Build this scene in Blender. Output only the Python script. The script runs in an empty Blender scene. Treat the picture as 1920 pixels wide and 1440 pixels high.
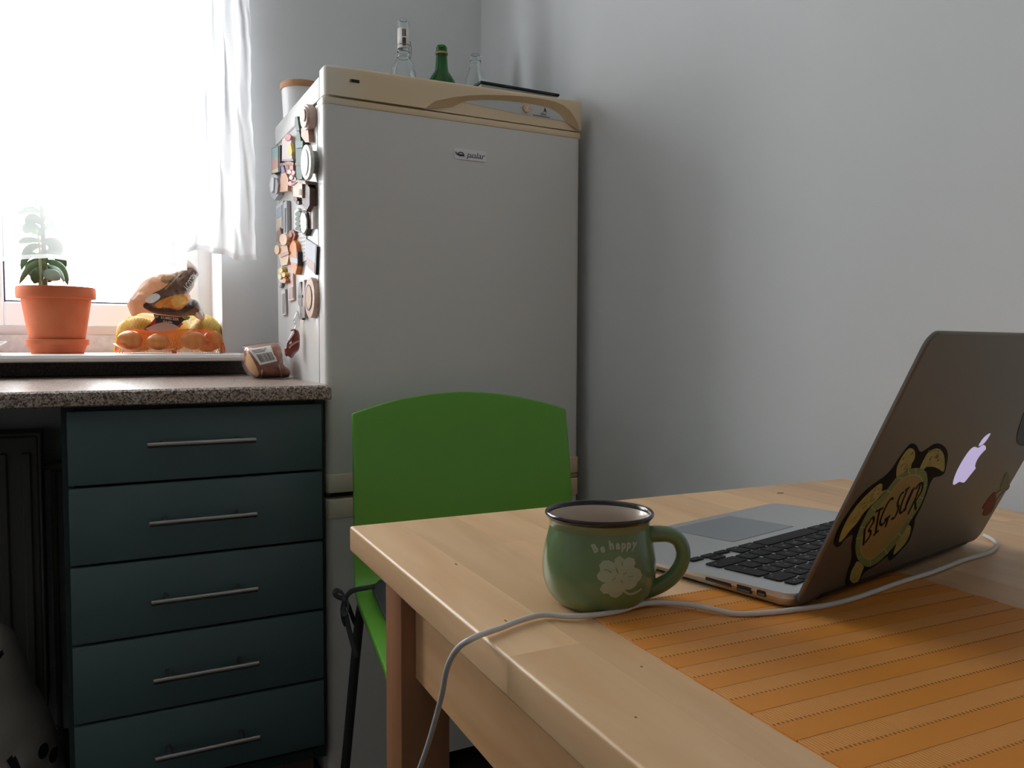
import bpy, bmesh, math, random
from mathutils import Vector, Matrix, noise
from mathutils.geometry import delaunay_2d_cdt, tessellate_polygon
random.seed(7)
scene = bpy.context.scene
COL = scene.collection
PI = math.pi

# ------------------------------------------------------------------ camera
EYE = 0.945
FPX = 1505.0
YAW, PIT, ROL = 0.48110, -0.05220, 0.00340
_cy, _sy = math.cos(YAW), math.sin(YAW)
CW = Vector((_sy * math.cos(PIT), _cy * math.cos(PIT), math.sin(PIT)))
_r = Vector((_cy, -_sy, 0.0)); _u = _r.cross(CW)
CR = math.cos(ROL) * _r + math.sin(ROL) * _u
CU = -math.sin(ROL) * _r + math.cos(ROL) * _u
cam_d = bpy.data.cameras.new('camera')
cam_d.sensor_width = 36.0
cam_d.lens = FPX * 36.0 / 1920.0
cam_d.clip_start = 0.02
cam = bpy.data.objects.new('camera', cam_d)
COL.objects.link(cam)
cam.matrix_world = Matrix(((CR.x, CU.x, -CW.x, 0), (CR.y, CU.y, -CW.y, 0), (CR.z, CU.z, -CW.z, EYE), (0, 0, 0, 1)))
scene.camera = cam

# ------------------------------------------------------------------ light and exposure
SKY = 14.2
world = bpy.data.worlds.new('overcast_sky'); scene.world = world
world.use_nodes = True
bgn = world.node_tree.nodes['Background']
bgn.inputs[0].default_value = (0.95, 0.98, 1.0, 1)
bgn.inputs[1].default_value = SKY
scene.view_settings.view_transform = 'Standard'
scene.view_settings.look = 'None'
scene.view_settings.exposure = 0.0
scene.view_settings.gamma = 1.0
scene.view_settings.use_curve_mapping = False
scene.cycles.max_bounces = 10
scene.cycles.diffuse_bounces = 6
scene.cycles.transparent_max_bounces = 24
scene.cycles.caustics_reflective = False
scene.cycles.caustics_refractive = False
scene.cycles.sample_clamp_indirect = 6.0
scene.cycles.use_denoising = True

WALL_Y, WALL_X = 2.198, 1.04
WIN_L, WIN_R, WIN_B, WIN_T = -1.00, 0.2994, 0.914, 2.12
pl = bpy.data.lights.new('window_portal', 'AREA'); pl.shape = 'RECTANGLE'
pl.size = WIN_R - WIN_L; pl.size_y = WIN_T - WIN_B
pl.cycles.is_portal = True
po = bpy.data.objects.new('window_portal', pl); COL.objects.link(po)
po.location = ((WIN_L + WIN_R) / 2, WALL_Y + 0.31, (WIN_B + WIN_T) / 2)
po.rotation_euler = (-PI / 2, 0, 0)

# ------------------------------------------------------------------ pixel helpers (direction through a pixel, met with a real plane)
def ray(x, y):
    return (x - 960) / FPX * CR - (y - 720) / FPX * CU + CW
O0 = Vector((0, 0, EYE))
def aty(x, y, Y): d = ray(x, y); return O0 + d * (Y / d.y)
def atx(x, y, X): d = ray(x, y); return O0 + d * (X / d.x)
def atz(x, y, Z): d = ray(x, y); return O0 + d * ((Z - EYE) / d.z)
def atp(x, y, p0, n): d = ray(x, y); return O0 + d * ((Vector(p0) - O0).dot(n) / d.dot(n))

# ------------------------------------------------------------------ materials
def lin(c):
    c /= 255.0
    return c / 12.92 if c <= 0.04045 else ((c + 0.055) / 1.055) ** 2.4
def S(r, g, b): return (lin(r), lin(g), lin(b), 1.0)
MATS = {}
def mat(name, col, rough=0.5, metal=0.0, var=None, vscale=20.0, bump=0.0, bscale=80.0, stretch=None,
        trans=0.0, ior=1.45, emit=None, estr=0.0, coat=0.0, spec=0.5, sheen=0.0, detail=3.0):
    if name in MATS: return MATS[name]
    m = bpy.data.materials.new(name); m.use_nodes = True
    nt = m.node_tree; b = nt.nodes['Principled BSDF']
    b.inputs['Base Color'].default_value = col
    b.inputs['Roughness'].default_value = rough
    b.inputs['Metallic'].default_value = metal
    b.inputs['Transmission Weight'].default_value = trans
    b.inputs['IOR'].default_value = ior
    b.inputs['Coat Weight'].default_value = coat
    b.inputs['Specular IOR Level'].default_value = spec
    if emit:
        b.inputs['Emission Color'].default_value = emit
        b.inputs['Emission Strength'].default_value = estr
    if var or bump:
        tc = nt.nodes.new('ShaderNodeTexCoord'); mp = nt.nodes.new('ShaderNodeMapping')
        nt.links.new(tc.outputs['Object'], mp.inputs[0])
        if stretch: mp.inputs['Scale'].default_value = stretch
    if var:
        n = nt.nodes.new('ShaderNodeTexNoise'); n.inputs['Scale'].default_value = vscale; n.inputs['Detail'].default_value = detail
        nt.links.new(mp.outputs[0], n.inputs['Vector'])
        r = nt.nodes.new('ShaderNodeValToRGB')
        r.color_ramp.elements[0].position = 0.32; r.color_ramp.elements[0].color = col
        r.color_ramp.elements[1].position = 0.68; r.color_ramp.elements[1].color = var
        nt.links.new(n.outputs[0], r.inputs[0]); nt.links.new(r.outputs[0], b.inputs['Base Color'])
    if bump:
        n2 = nt.nodes.new('ShaderNodeTexNoise'); n2.inputs['Scale'].default_value = bscale; n2.inputs['Detail'].default_value = 4
        nt.links.new(mp.outputs[0], n2.inputs['Vector'])
        bp = nt.nodes.new('ShaderNodeBump'); bp.inputs['Strength'].default_value = bump; bp.inputs['Distance'].default_value = 0.004
        nt.links.new(n2.outputs[0], bp.inputs['Height']); nt.links.new(bp.outputs[0], b.inputs['Normal'])
    MATS[name] = m
    return m

def mat_granite():
    m = bpy.data.materials.new('speckled_granite'); m.use_nodes = True
    nt = m.node_tree; b = nt.nodes['Principled BSDF']; N = nt.nodes.new; L = nt.links.new
    tc = N('ShaderNodeTexCoord')
    v = N('ShaderNodeTexVoronoi'); v.inputs['Scale'].default_value = 370; L(tc.outputs['Object'], v.inputs['Vector'])
    r = N('ShaderNodeValToRGB'); cr = r.color_ramp; cr.interpolation = 'CONSTANT'
    cr.elements[0].color = S(92, 76, 68); cr.elements[0].position = 0
    cr.elements[1].color = S(168, 150, 138); cr.elements[1].position = 0.26
    for p, c in ((0.5, S(188, 172, 160)), (0.68, S(146, 126, 112)), (0.86, S(200, 188, 178))):
        e = cr.elements.new(p); e.color = c
    sx = N('ShaderNodeSeparateColor'); L(v.outputs['Color'], sx.inputs[0]); L(sx.outputs[0], r.inputs[0])
    n = N('ShaderNodeTexNoise'); n.inputs['Scale'].default_value = 420; n.inputs['Detail'].default_value = 2
    L(tc.outputs['Object'], n.inputs['Vector'])
    r2 = N('ShaderNodeValToRGB'); r2.color_ramp.elements[0].position = 0.36; r2.color_ramp.elements[0].color = (0.3, 0.26, 0.24, 1)
    r2.color_ramp.elements[1].position = 0.46; r2.color_ramp.elements[1].color = (1, 1, 1, 1)
    L(n.outputs[0], r2.inputs[0])
    mx = N('ShaderNodeMix'); mx.data_type = 'RGBA'; mx.blend_type = 'MULTIPLY'; mx.inputs[0].default_value = 0.85
    L(r.outputs[0], mx.inputs[6]); L(r2.outputs[0], mx.inputs[7]); L(mx.outputs[2], b.inputs['Base Color'])
    b.inputs['Roughness'].default_value = 0.28
    return m

def mat_wood(name, a, c, dark, axis='y', rough=0.42, hue=0.5):
    m = bpy.data.materials.new(name); m.use_nodes = True
    nt = m.node_tree; b = nt.nodes['Principled BSDF']; N = nt.nodes.new; L = nt.links.new
    tc = N('ShaderNodeTexCoord'); oi = N('ShaderNodeObjectInfo')
    cmb = N('ShaderNodeCombineXYZ')
    mul = N('ShaderNodeMath'); mul.operation = 'MULTIPLY'; mul.inputs[1].default_value = 37.0
    L(oi.outputs['Random'], mul.inputs[0]); L(mul.outputs[0], cmb.inputs[0]); L(mul.outputs[0], cmb.inputs[1]); L(mul.outputs[0], cmb.inputs[2])
    add = N('ShaderNodeVectorMath'); add.operation = 'ADD'; L(tc.outputs['Object'], add.inputs[0]); L(cmb.outputs[0], add.inputs[1])
    mp = N('ShaderNodeMapping'); mp.inputs['Scale'].default_value = {'y': (1, 0.12, 1), 'z': (1, 1, 0.1), 'x': (0.12, 1, 1)}[axis]
    L(add.outputs[0], mp.inputs[0])
    n = N('ShaderNodeTexNoise'); n.inputs['Scale'].default_value = 26; n.inputs['Detail'].default_value = 6; n.inputs['Distortion'].default_value = 1.2
    L(mp.outputs[0], n.inputs['Vector'])
    r = N('ShaderNodeValToRGB'); r.color_ramp.elements[0].position = 0.3; r.color_ramp.elements[0].color = a
    r.color_ramp.elements[1].position = 0.72; r.color_ramp.elements[1].color = c
    L(n.outputs[0], r.inputs[0])
    n2 = N('ShaderNodeTexNoise'); n2.inputs['Scale'].default_value = 9; n2.inputs['Detail'].default_value = 3; L(mp.outputs[0], n2.inputs['Vector'])
    r2 = N('ShaderNodeValToRGB'); r2.color_ramp.elements[0].position = 0.52; r2.color_ramp.elements[0].color = (0, 0, 0, 1)
    r2.color_ramp.elements[1].position = 0.78; r2.color_ramp.elements[1].color = (0.85, 0.85, 0.85, 1)
    L(n2.outputs[0], r2.inputs[0])
    mx = N('ShaderNodeMix'); mx.data_type = 'RGBA'; L(r2.outputs[0], mx.inputs[0]); L(r.outputs[0], mx.inputs[6]); mx.inputs[7].default_value = dark
    hs = N('ShaderNodeHueSaturation')
    mr = N('ShaderNodeMapRange'); mr.inputs['To Min'].default_value = 0.86; mr.inputs['To Max'].default_value = 1.1
    L(oi.outputs['Random'], mr.inputs[0]); L(mr.outputs[0], hs.inputs['Value']); L(mx.outputs[2], hs.inputs['Color'])
    L(hs.outputs[0], b.inputs['Base Color'])
    b.inputs['Roughness'].default_value = rough
    return m

def mat_sheer(name, transp, transl):
    m = bpy.data.materials.new(name); m.use_nodes = True
    nt = m.node_tree; nt.nodes.remove(nt.nodes['Principled BSDF']); N = nt.nodes.new; L = nt.links.new
    out = nt.nodes['Material Output']
    t = N('ShaderNodeBsdfTransparent'); tl = N('ShaderNodeBsdfTranslucent'); d = N('ShaderNodeBsdfDiffuse')
    tl.inputs[0].default_value = (0.96, 0.96, 0.97, 1); d.inputs[0].default_value = (0.93, 0.93, 0.94, 1)
    m1 = N('ShaderNodeMixShader'); m1.inputs[0].default_value = transl; L(d.outputs[0], m1.inputs[1]); L(tl.outputs[0], m1.inputs[2])
    m2 = N('ShaderNodeMixShader'); m2.inputs[0].default_value = transp; L(m1.outputs[0], m2.inputs[1]); L(t.outputs[0], m2.inputs[2])
    L(m2.outputs[0], out.inputs[0])
    return m

def mat_film(name, col=(1, 1, 1, 1), gloss=0.12, body=0.1, bodycol=(0.9, 0.9, 0.9, 1), rough=0.12):
    """thin clear film or pane: transparent, with a little gloss and a little milky body"""
    m = bpy.data.materials.new(name); m.use_nodes = True
    nt = m.node_tree; nt.nodes.remove(nt.nodes['Principled BSDF']); N = nt.nodes.new; L = nt.links.new
    out = nt.nodes['Material Output']
    t = N('ShaderNodeBsdfTransparent'); t.inputs[0].default_value = col
    g = N('ShaderNodeBsdfGlossy'); g.inputs['Roughness'].default_value = rough
    d = N('ShaderNodeBsdfDiffuse'); d.inputs[0].default_value = bodycol
    lw = N('ShaderNodeLayerWeight'); lw.inputs[0].default_value = 0.25
    mr = N('ShaderNodeMapRange'); mr.inputs['To Min'].default_value = gloss * 0.5; mr.inputs['To Max'].default_value = min(1.0, gloss * 5)
    L(lw.outputs['Facing'], mr.inputs[0])
    m0 = N('ShaderNodeMixShader'); m0.inputs[0].default_value = body; L(t.outputs[0], m0.inputs[1]); L(d.outputs[0], m0.inputs[2])
    m1 = N('ShaderNodeMixShader'); L(mr.outputs[0], m1.inputs[0]); L(m0.outputs[0], m1.inputs[1]); L(g.outputs[0], m1.inputs[2])
    L(m1.outputs[0], out.inputs[0])
    return m

# ------------------------------------------------------------------ object helpers
MW = {}
def tag(o, label=None, cat=None, group=None, kind=None):
    if label: o['label'] = label
    if cat: o['category'] = cat
    if group: o['group'] = group
    if kind: o['kind'] = kind
    return o
def thing(name, label, cat, loc=(0, 0, 0), rotz=0.0, group=None, kind=None):
    o = bpy.data.objects.new(name, None); COL.objects.link(o)
    o.empty_display_size = 0.05
    o.location = loc; o.rotation_euler = (0, 0, rotz)
    MW[o.name] = Matrix.Translation(Vector(loc)) @ Matrix.Rotation(rotz, 4, 'Z')
    return tag(o, label, cat, group, kind)
def obj(name, bm, m, parent=None, smooth=False, auto=None, local=False, kind=None, label=None, cat=None, group=None, recalc=True):
    """link bm as ONE mesh object; coordinates are world ones unless local"""
    if recalc: bmesh.ops.recalc_face_normals(bm, faces=bm.faces)
    me = bpy.data.meshes.new(name)
    if parent is not None and not local: bm.transform(MW[parent.name].inverted())
    elif parent is None and not local:
        lo = Vector((min(v.co.x for v in bm.verts), min(v.co.y for v in bm.verts), min(v.co.z for v in bm.verts)))
        hi = Vector((max(v.co.x for v in bm.verts), max(v.co.y for v in bm.verts), max(v.co.z for v in bm.verts)))
        org = Vector(((lo.x + hi.x) / 2, (lo.y + hi.y) / 2, lo.z))
        bm.transform(Matrix.Translation(-org))
    bm.to_mesh(me); bm.free()
    ms = m if isinstance(m, (list, tuple)) else [m]
    for q in ms: me.materials.append(q)
    if smooth:
        me.shade_smooth()
        if auto: me.set_sharp_from_angle(angle=math.radians(auto))
    o = bpy.data.objects.new(name, me); COL.objects.link(o)
    if parent is not None:
        o.parent = parent; MW[o.name] = MW[parent.name]
    elif not local:
        o.location = org; MW[o.name] = Matrix.Translation(org)
    else: MW[o.name] = Matrix.Identity(4)
    return tag(o, label, cat, group, kind)
def copy_part(src, parent, loc=None, rot=None):
    c = src.copy(); COL.objects.link(c); c.parent = parent
    if loc is not None: c.location = loc
    if rot is not None: c.rotation_euler = rot
    MW[c.name] = MW[parent.name]
    return c
B = bmesh.new
def box(bm, x0, x1, y0, y1, z0, z1, bev=0.0, seg=2):
    r = bmesh.ops.create_cube(bm, size=1.0)
    vs = r['verts']
    for v in vs:
        v.co = Vector((x0 + (v.co.x + .5) * (x1 - x0), y0 + (v.co.y + .5) * (y1 - y0), z0 + (v.co.z + .5) * (z1 - z0)))
    if bev > 0:
        es = list({e for v in vs for e in v.link_edges})
        bmesh.ops.bevel(bm, geom=es, offset=bev, segments=seg, profile=0.5, affect='EDGES')
    return bm
def bx(*a, **k): return box(B(), *a, **k)
def tube(bm, pts, rad, n=10, closed=False, caps=True):
    pts = [Vector(p) for p in pts]
    rads = rad if isinstance(rad, list) else [rad] * len(pts)
    rings = []; N = len(pts)
    up = None
    for i, p in enumerate(pts):
        if closed: t = (pts[(i + 1) % N] - pts[i - 1]).normalized()
        else: t = (pts[min(i + 1, N - 1)] - pts[max(i - 1, 0)]).normalized()
        if up is None:
            a = Vector((0, 0, 1)) if abs(t.z) < 0.9 else Vector((1, 0, 0))
            up = (a - t * a.dot(t)).normalized()
        else:
            up = (up - t * up.dot(t)).normalized()
        s = t.cross(up)
        r = rads[i]
        ru, rs = r if isinstance(r, tuple) else (r, r)
        rings.append([bm.verts.new(p + ru * math.cos(2 * PI * k / n) * up + rs * math.sin(2 * PI * k / n) * s) for k in range(n)])
    for i in range(N if closed else N - 1):
        A, C = rings[i], rings[(i + 1) % N]
        for k in range(n):
            bm.faces.new((A[k], A[(k + 1) % n], C[(k + 1) % n], C[k]))
    if caps and not closed:
        bm.faces.new(rings[0][::-1]); bm.faces.new(rings[-1])
    return bm
def catmull(pts, sub=6, closed=False):
    pts = [Vector(p) for p in pts]; out = []; n = len(pts)
    rng = range(n) if closed else range(n - 1)
    for i in rng:
        if closed: p0, p1, p2, p3 = pts[i - 1], pts[i], pts[(i + 1) % n], pts[(i + 2) % n]
        else: p0, p1, p2, p3 = pts[max(i - 1, 0)], pts[i], pts[i + 1], pts[min(i + 2, n - 1)]
        for k in range(sub):
            t = k / sub
            out.append(0.5 * ((2 * p1) + (p2 - p0) * t + (2 * p0 - 5 * p1 + 4 * p2 - p3) * t * t + (3 * p1 - p0 - 3 * p2 + p3) * t ** 3))
    if not closed: out.append(pts[-1])
    return out
def smooth2(pts, sub=5):
    return [(p.x, p.y) for p in catmull([(x, y, 0) for x, y in pts], sub, True)]
def lathe(bm, prof, c, n=40, sy=1.0):
    """prof: (r, z) list, around vertical axis at c; r = 0 closes"""
    rings = []
    for r, z in prof:
        if r <= 1e-6: rings.append([bm.verts.new(Vector((c[0], c[1], c[2] + z)))])
        else: rings.append([bm.verts.new(Vector((c[0] + r * math.cos(2 * PI * k / n), c[1] + sy * r * math.sin(2 * PI * k / n), c[2] + z))) for k in range(n)])
    for A, C in zip(rings, rings[1:]):
        if len(A) == 1 and len(C) == 1: continue
        for k in range(n):
            k2 = (k + 1) % n
            if len(A) == 1: bm.faces.new((A[0], C[k2], C[k]))
            elif len(C) == 1: bm.faces.new((A[k], A[k2], C[0]))
            else: bm.faces.new((A[k], A[k2], C[k2], C[k]))
    return bm
def plate(bm, pts, t0, t1, fr):
    """a flat plate: pts in the frame fr = (origin, ux, uy, normal), from height t0 to t1 along the normal"""
    o, ux, uy, nn = fr
    P0 = [bm.verts.new(o + ux * x + uy * y + nn * t0) for x, y in pts]
    P1 = [bm.verts.new(o + ux * x + uy * y + nn * t1) for x, y in pts]
    tri = tessellate_polygon([[Vector((x, y, 0)) for x, y in pts]])
    for a, b, c in tri:
        try:
            bm.faces.new((P1[a], P1[b], P1[c])); bm.faces.new((P0[c], P0[b], P0[a]))
        except ValueError: pass
    n = len(pts)
    for i in range(n):
        j = (i + 1) % n
        try: bm.faces.new((P0[i], P0[j], P1[j], P1[i]))
        except ValueError: pass
    return bm
def ribbon(bm, pts, w, t0, t1, fr):
    """strokes: a flat line of width w through pts (2D in frame)"""
    n = len(pts); L, R = [], []
    for i, p in enumerate(pts):
        a = Vector(pts[max(i - 1, 0)]); c = Vector(pts[min(i + 1, n - 1)])
        d = (c - a)
        d = d.normalized() if d.length > 1e-9 else Vector((1, 0))
        q = Vector((-d.y, d.x)) * w / 2
        L.append((p[0] + q.x, p[1] + q.y)); R.append((p[0] - q.x, p[1] - q.y))
    o, ux, uy, nn = fr
    f = lambda p, t: bm.verts.new(o + ux * p[0] + uy * p[1] + nn * t)
    l1 = [f(p, t1) for p in L]; r1 = [f(p, t1) for p in R]; l0 = [f(p, t0) for p in L]; r0 = [f(p, t0) for p in R]
    for i in range(n - 1):
        bm.faces.new((l1[i], r1[i], r1[i + 1], l1[i + 1])); bm.faces.new((l0[i], l1[i], l1[i + 1], l0[i + 1])); bm.faces.new((r1[i], r0[i], r0[i + 1], r1[i + 1]))
    return bm
def ell(cx, cy, rx, ry, n=20, a0=0.0):
    return [(cx + rx * math.cos(a0 + 2 * PI * k / n), cy + ry * math.sin(a0 + 2 * PI * k / n)) for k in range(n)]
def rrect(x0, x1, y0, y1, r, n=4):
    out = []
    for cx, cy, a in ((x1 - r, y1 - r, 0), (x0 + r, y1 - r, PI / 2), (x0 + r, y0 + r, PI), (x1 - r, y0 + r, 1.5 * PI)):
        for k in range(n + 1): out.append((cx + r * math.cos(a + PI / 2 * k / n), cy + r * math.sin(a + PI / 2 * k / n)))
    return out
_TX = {}
def text2d(s, size=1.0, shear=0.0, bold=0.0):
    """letter outlines of the built-in font as 2D triangles, centred"""
    key = (s, shear, bold)
    if key not in _TX:
        cu = bpy.data.curves.new('lettering_source', 'FONT'); cu.body = s; cu.size = 1.0; cu.align_x = 'CENTER'; cu.align_y = 'CENTER'
        cu.resolution_u = 2; cu.shear = shear; cu.offset = bold; cu.fill_mode = 'FRONT'
        ob = bpy.data.objects.new('lettering_source', cu); COL.objects.link(ob)
        dg = bpy.context.evaluated_depsgraph_get()
        me = bpy.data.meshes.new_from_object(ob.evaluated_get(dg))
        _TX[key] = ([(v.co.x, v.co.y) for v in me.vertices], [tuple(p.vertices) for p in me.polygons])
        bpy.data.objects.remove(ob); bpy.data.curves.remove(cu); bpy.data.meshes.remove(me)
    return _TX[key]
def text(bm, s, size, f, shear=0.0, sx=1.0, bold=0.0):
    V, F = text2d(s, shear=shear, bold=bold)
    vs = [bm.verts.new(f(x * size * sx, y * size)) for x, y in V]
    for p in F:
        try: bm.faces.new([vs[i] for i in p])
        except ValueError: pass
    return bm
def solidify(bm, th):
    bmesh.ops.recalc_face_normals(bm, faces=bm.faces)
    bmesh.ops.solidify(bm, geom=bm.faces[:], thickness=th)
    return bm
def triangulate_outline(pts, step, jitter=0.2):
    n = len(pts)
    V = [Vector(p) for p in pts]; E_ = [(i, (i + 1) % n) for i in range(n)]
    xs = [p[0] for p in pts]; ys = [p[1] for p in pts]
    rr = random.Random(3)
    def inside(x, y):
        c = False; j = n - 1
        for i in range(n):
            if (pts[i][1] > y) != (pts[j][1] > y) and x < (pts[j][0] - pts[i][0]) * (y - pts[i][1]) / (pts[j][1] - pts[i][1] + 1e-12) + pts[i][0]: c = not c
            j = i
        return c
    y = min(ys) + step
    row = 0
    while y < max(ys):
        x = min(xs) + (step * 0.5 if row % 2 else 0)
        while x < max(xs):
            px, py = x + rr.uniform(-1, 1) * step * jitter, y + rr.uniform(-1, 1) * step * jitter
            if inside(px, py) and edge_dist(pts, px, py) > step * 0.45: V.append(Vector((px, py)))
            x += step
        y += step * 0.87; row += 1
    r = delaunay_2d_cdt(V, E_, [], 0, 1e-7)
    vs, fs = r[0], r[2]
    fs = [f for f in fs if inside(sum(vs[i].x for i in f) / 3, sum(vs[i].y for i in f) / 3)]
    return vs, fs
def edge_dist(pts, x, y):
    best = 1e9; n = len(pts)
    for i in range(n):
        ax, ay = pts[i]; bx_, by_ = pts[(i + 1) % n]
        dx, dy = bx_ - ax, by_ - ay; l2 = dx * dx + dy * dy + 1e-18
        t = max(0, min(1, ((x - ax) * dx + (y - ay) * dy) / l2))
        d = math.hypot(x - ax - t * dx, y - ay - t * dy)
        if d < best: best = d
    return best
class Pouch:
    """a soft filled shape: an outline in a vertical plane (frame) puffed out to both sides, with creases"""
    def __init__(s, pts, depth, fr, wid=None, crease=0.0, cs=30.0, seed=0.0, back=1.0):
        s.pts, s.depth, s.fr, s.crease, s.cs, s.seed, s.back = pts, depth, fr, crease, cs, seed, back
        xs = [p[0] for p in pts]; ys = [p[1] for p in pts]
        s.wid = wid or 0.5 * min(max(xs) - min(xs), max(ys) - min(ys))
    def h(s, x, y):
        d = min(1.0, edge_dist(s.pts, x, y) / s.wid)
        h = s.depth * math.sqrt(max(0.0, 1 - (1 - d) ** 2))
        if s.crease:
            q = noise.noise(Vector((x * s.cs + s.seed, y * s.cs, s.seed)))
            q2 = noise.noise(Vector((x * s.cs * 2.3 + s.seed, y * s.cs * 2.3, 5 + s.seed)))
            h += s.crease * ((1 - abs(q) * 2) + 0.6 * (1 - abs(q2) * 2)) * min(1, d * 3)
        return h
    def pt(s, x, y, off=0.0):
        o, ux, uy, nn = s.fr
        return o + ux * x + uy * y + nn * (s.h(x, y) + off)
    def bm(s, step):
        vs, fs = triangulate_outline(s.pts, step)
        o, ux, uy, nn = s.fr; b = B(); n = len(s.pts)
        top = [b.verts.new(o + ux * v.x + uy * v.y + nn * (0 if i < n else s.h(v.x, v.y))) for i, v in enumerate(vs)]
        bot = [top[i] if i < n else b.verts.new(o + ux * v.x + uy * v.y - nn * s.h(v.x, v.y) * s.back) for i, v in enumerate(vs)]
        for f in fs:
            for L in (top, bot):
                try: b.faces.new([L[i] for i in (f if L is top else f[::-1])])
                except ValueError: pass
        return b
    def patch(s, pts, step, off=0.0007, th=0.0):
        vs, fs = triangulate_outline(pts, step, 0.1)
        b = B(); V = [b.verts.new(s.pt(v.x, v.y, off)) for v in vs]
        for f in fs:
            try: b.faces.new([V[i] for i in f])
            except ValueError: pass
        return b

# ------------------------------------------------------------------ shared materials
M_wall = mat('wall_paint', S(223, 225, 226), 0.85, bump=0.04, bscale=300)
M_white = mat('white_plastic_frame', S(236, 236, 238), 0.35)
M_sillw = mat('white_sill', S(232, 231, 229), 0.35)
M_granite = mat_granite()
M_granite_d = mat('shaded_stone_upstand', S(84, 76, 70), .5, var=S(50, 45, 42), vscale=260, detail=1)  # darker copy of the granite, with the sill's shade put into its colour
M_teal = mat('teal_laminate', S(82, 103, 106), 0.5, bump=0.03, bscale=600)
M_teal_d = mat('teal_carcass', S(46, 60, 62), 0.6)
M_steel = mat('brushed_steel', S(150, 150, 148), 0.4, 1.0)
M_darksteel = mat('dark_grey_tube', S(66, 66, 64), 0.45, 0.2)
M_black = mat('black_plastic', S(20, 20, 21), 0.45)
M_fridge = mat('fridge_white_enamel', S(222, 221, 218), 0.16, spec=0.5)
M_fridge_d = mat('fridge_door_enamel', S(224, 221, 217), 0.33, spec=0.4)
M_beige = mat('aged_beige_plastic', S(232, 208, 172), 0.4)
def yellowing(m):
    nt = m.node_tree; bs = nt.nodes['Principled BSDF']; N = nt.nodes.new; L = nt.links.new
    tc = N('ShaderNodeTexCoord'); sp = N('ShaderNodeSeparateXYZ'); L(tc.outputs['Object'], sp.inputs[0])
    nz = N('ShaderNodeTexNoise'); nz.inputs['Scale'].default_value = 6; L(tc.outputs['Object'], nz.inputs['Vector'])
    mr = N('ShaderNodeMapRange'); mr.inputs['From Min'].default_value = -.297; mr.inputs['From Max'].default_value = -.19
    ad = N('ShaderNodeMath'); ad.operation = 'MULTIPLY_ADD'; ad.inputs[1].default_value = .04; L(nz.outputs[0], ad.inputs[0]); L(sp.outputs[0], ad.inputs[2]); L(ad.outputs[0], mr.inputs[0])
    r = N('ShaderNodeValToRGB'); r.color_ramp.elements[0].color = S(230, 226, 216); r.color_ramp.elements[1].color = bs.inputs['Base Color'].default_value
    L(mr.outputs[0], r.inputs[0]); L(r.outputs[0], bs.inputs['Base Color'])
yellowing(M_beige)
M_beige_d = mat('aged_beige_recess_shade', S(206, 174, 130), 0.45)
M_dark = mat('gap_shadow_dark', S(34, 34, 36), 0.7)
M_green = mat('green_lacquer', S(104, 168, 62), 0.3)
M_birch = mat_wood('birch_staves', S(243, 203, 156), S(228, 183, 134), S(202, 152, 106))
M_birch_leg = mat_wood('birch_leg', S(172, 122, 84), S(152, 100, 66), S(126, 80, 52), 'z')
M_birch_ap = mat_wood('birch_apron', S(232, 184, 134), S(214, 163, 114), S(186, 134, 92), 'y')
M_terra = mat('terracotta', S(214, 122, 82), 0.85, var=S(202, 104, 66), vscale=14, bump=0.06, bscale=200)
M_soil = mat('potting_soil', S(60, 46, 38), 0.95, bump=0.6, bscale=120)
M_paper = mat('white_paper', S(236, 234, 230), 0.7)
M_ink = mat('black_ink', S(24, 24, 26), 0.6)
M_alu = mat('silver_aluminium', S(214, 216, 217), 0.42, 1.0)
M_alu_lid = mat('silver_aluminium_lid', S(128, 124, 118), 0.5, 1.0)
M_sheer = mat_sheer('sheer_voile', 0.73, 0.68)
M_sheer2 = mat_sheer('gathered_voile', 0.07, 0.30)
M_film = mat_film('clear_film', gloss=0.07, body=0.03, rough=0.1)
M_pane = mat_film('window_glass', gloss=0.05, body=0.0, rough=0.02)

# ================================================================== room shell
def structure(name, bm, m, parent=None, **k):
    return obj(name, bm, m, parent, kind='structure', **k)
RX0, RX1, RY0, RZ = -2.1, WALL_X, -2.6, 2.62
TH = 0.31
structure('floor', bx(RX0 - .1, RX1 + .15, RY0 - .1, WALL_Y + TH, -0.1, 0.0), mat('brown_floor', S(56, 46, 39), 0.5, var=S(46, 37, 31), vscale=3, stretch=(1, 8, 1)))
structure('ceiling', bx(RX0 - .1, RX1 + .15, RY0 - .1, WALL_Y + TH, RZ, RZ + .1), mat('ceiling_paint', S(240, 240, 238), 0.9))
b = B()
box(b, RX0 - .1, WIN_L, WALL_Y, WALL_Y + TH, 0, RZ)
box(b, WIN_R, RX1 + .15, WALL_Y, WALL_Y + TH, 0, RZ)
box(b, WIN_L, WIN_R, WALL_Y, WALL_Y + TH, 0, WIN_B - 0.018)
box(b, WIN_L, WIN_R, WALL_Y, WALL_Y + TH, WIN_T, RZ)
structure('wall_back', b, M_wall)
structure('wall_right', bx(RX1, RX1 + .15, RY0 - .1, WALL_Y, 0, RZ), M_wall)
M_wall_far = mat('wall_paint_warm', S(226, 221, 214), 0.9)
structure('wall_left', bx(RX0 - .15, RX0, RY0 - .1, WALL_Y, 0, RZ), M_wall)
structure('wall_front', bx(RX0, RX1, RY0 - .15, RY0, 0, RZ), M_wall_far)

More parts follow.
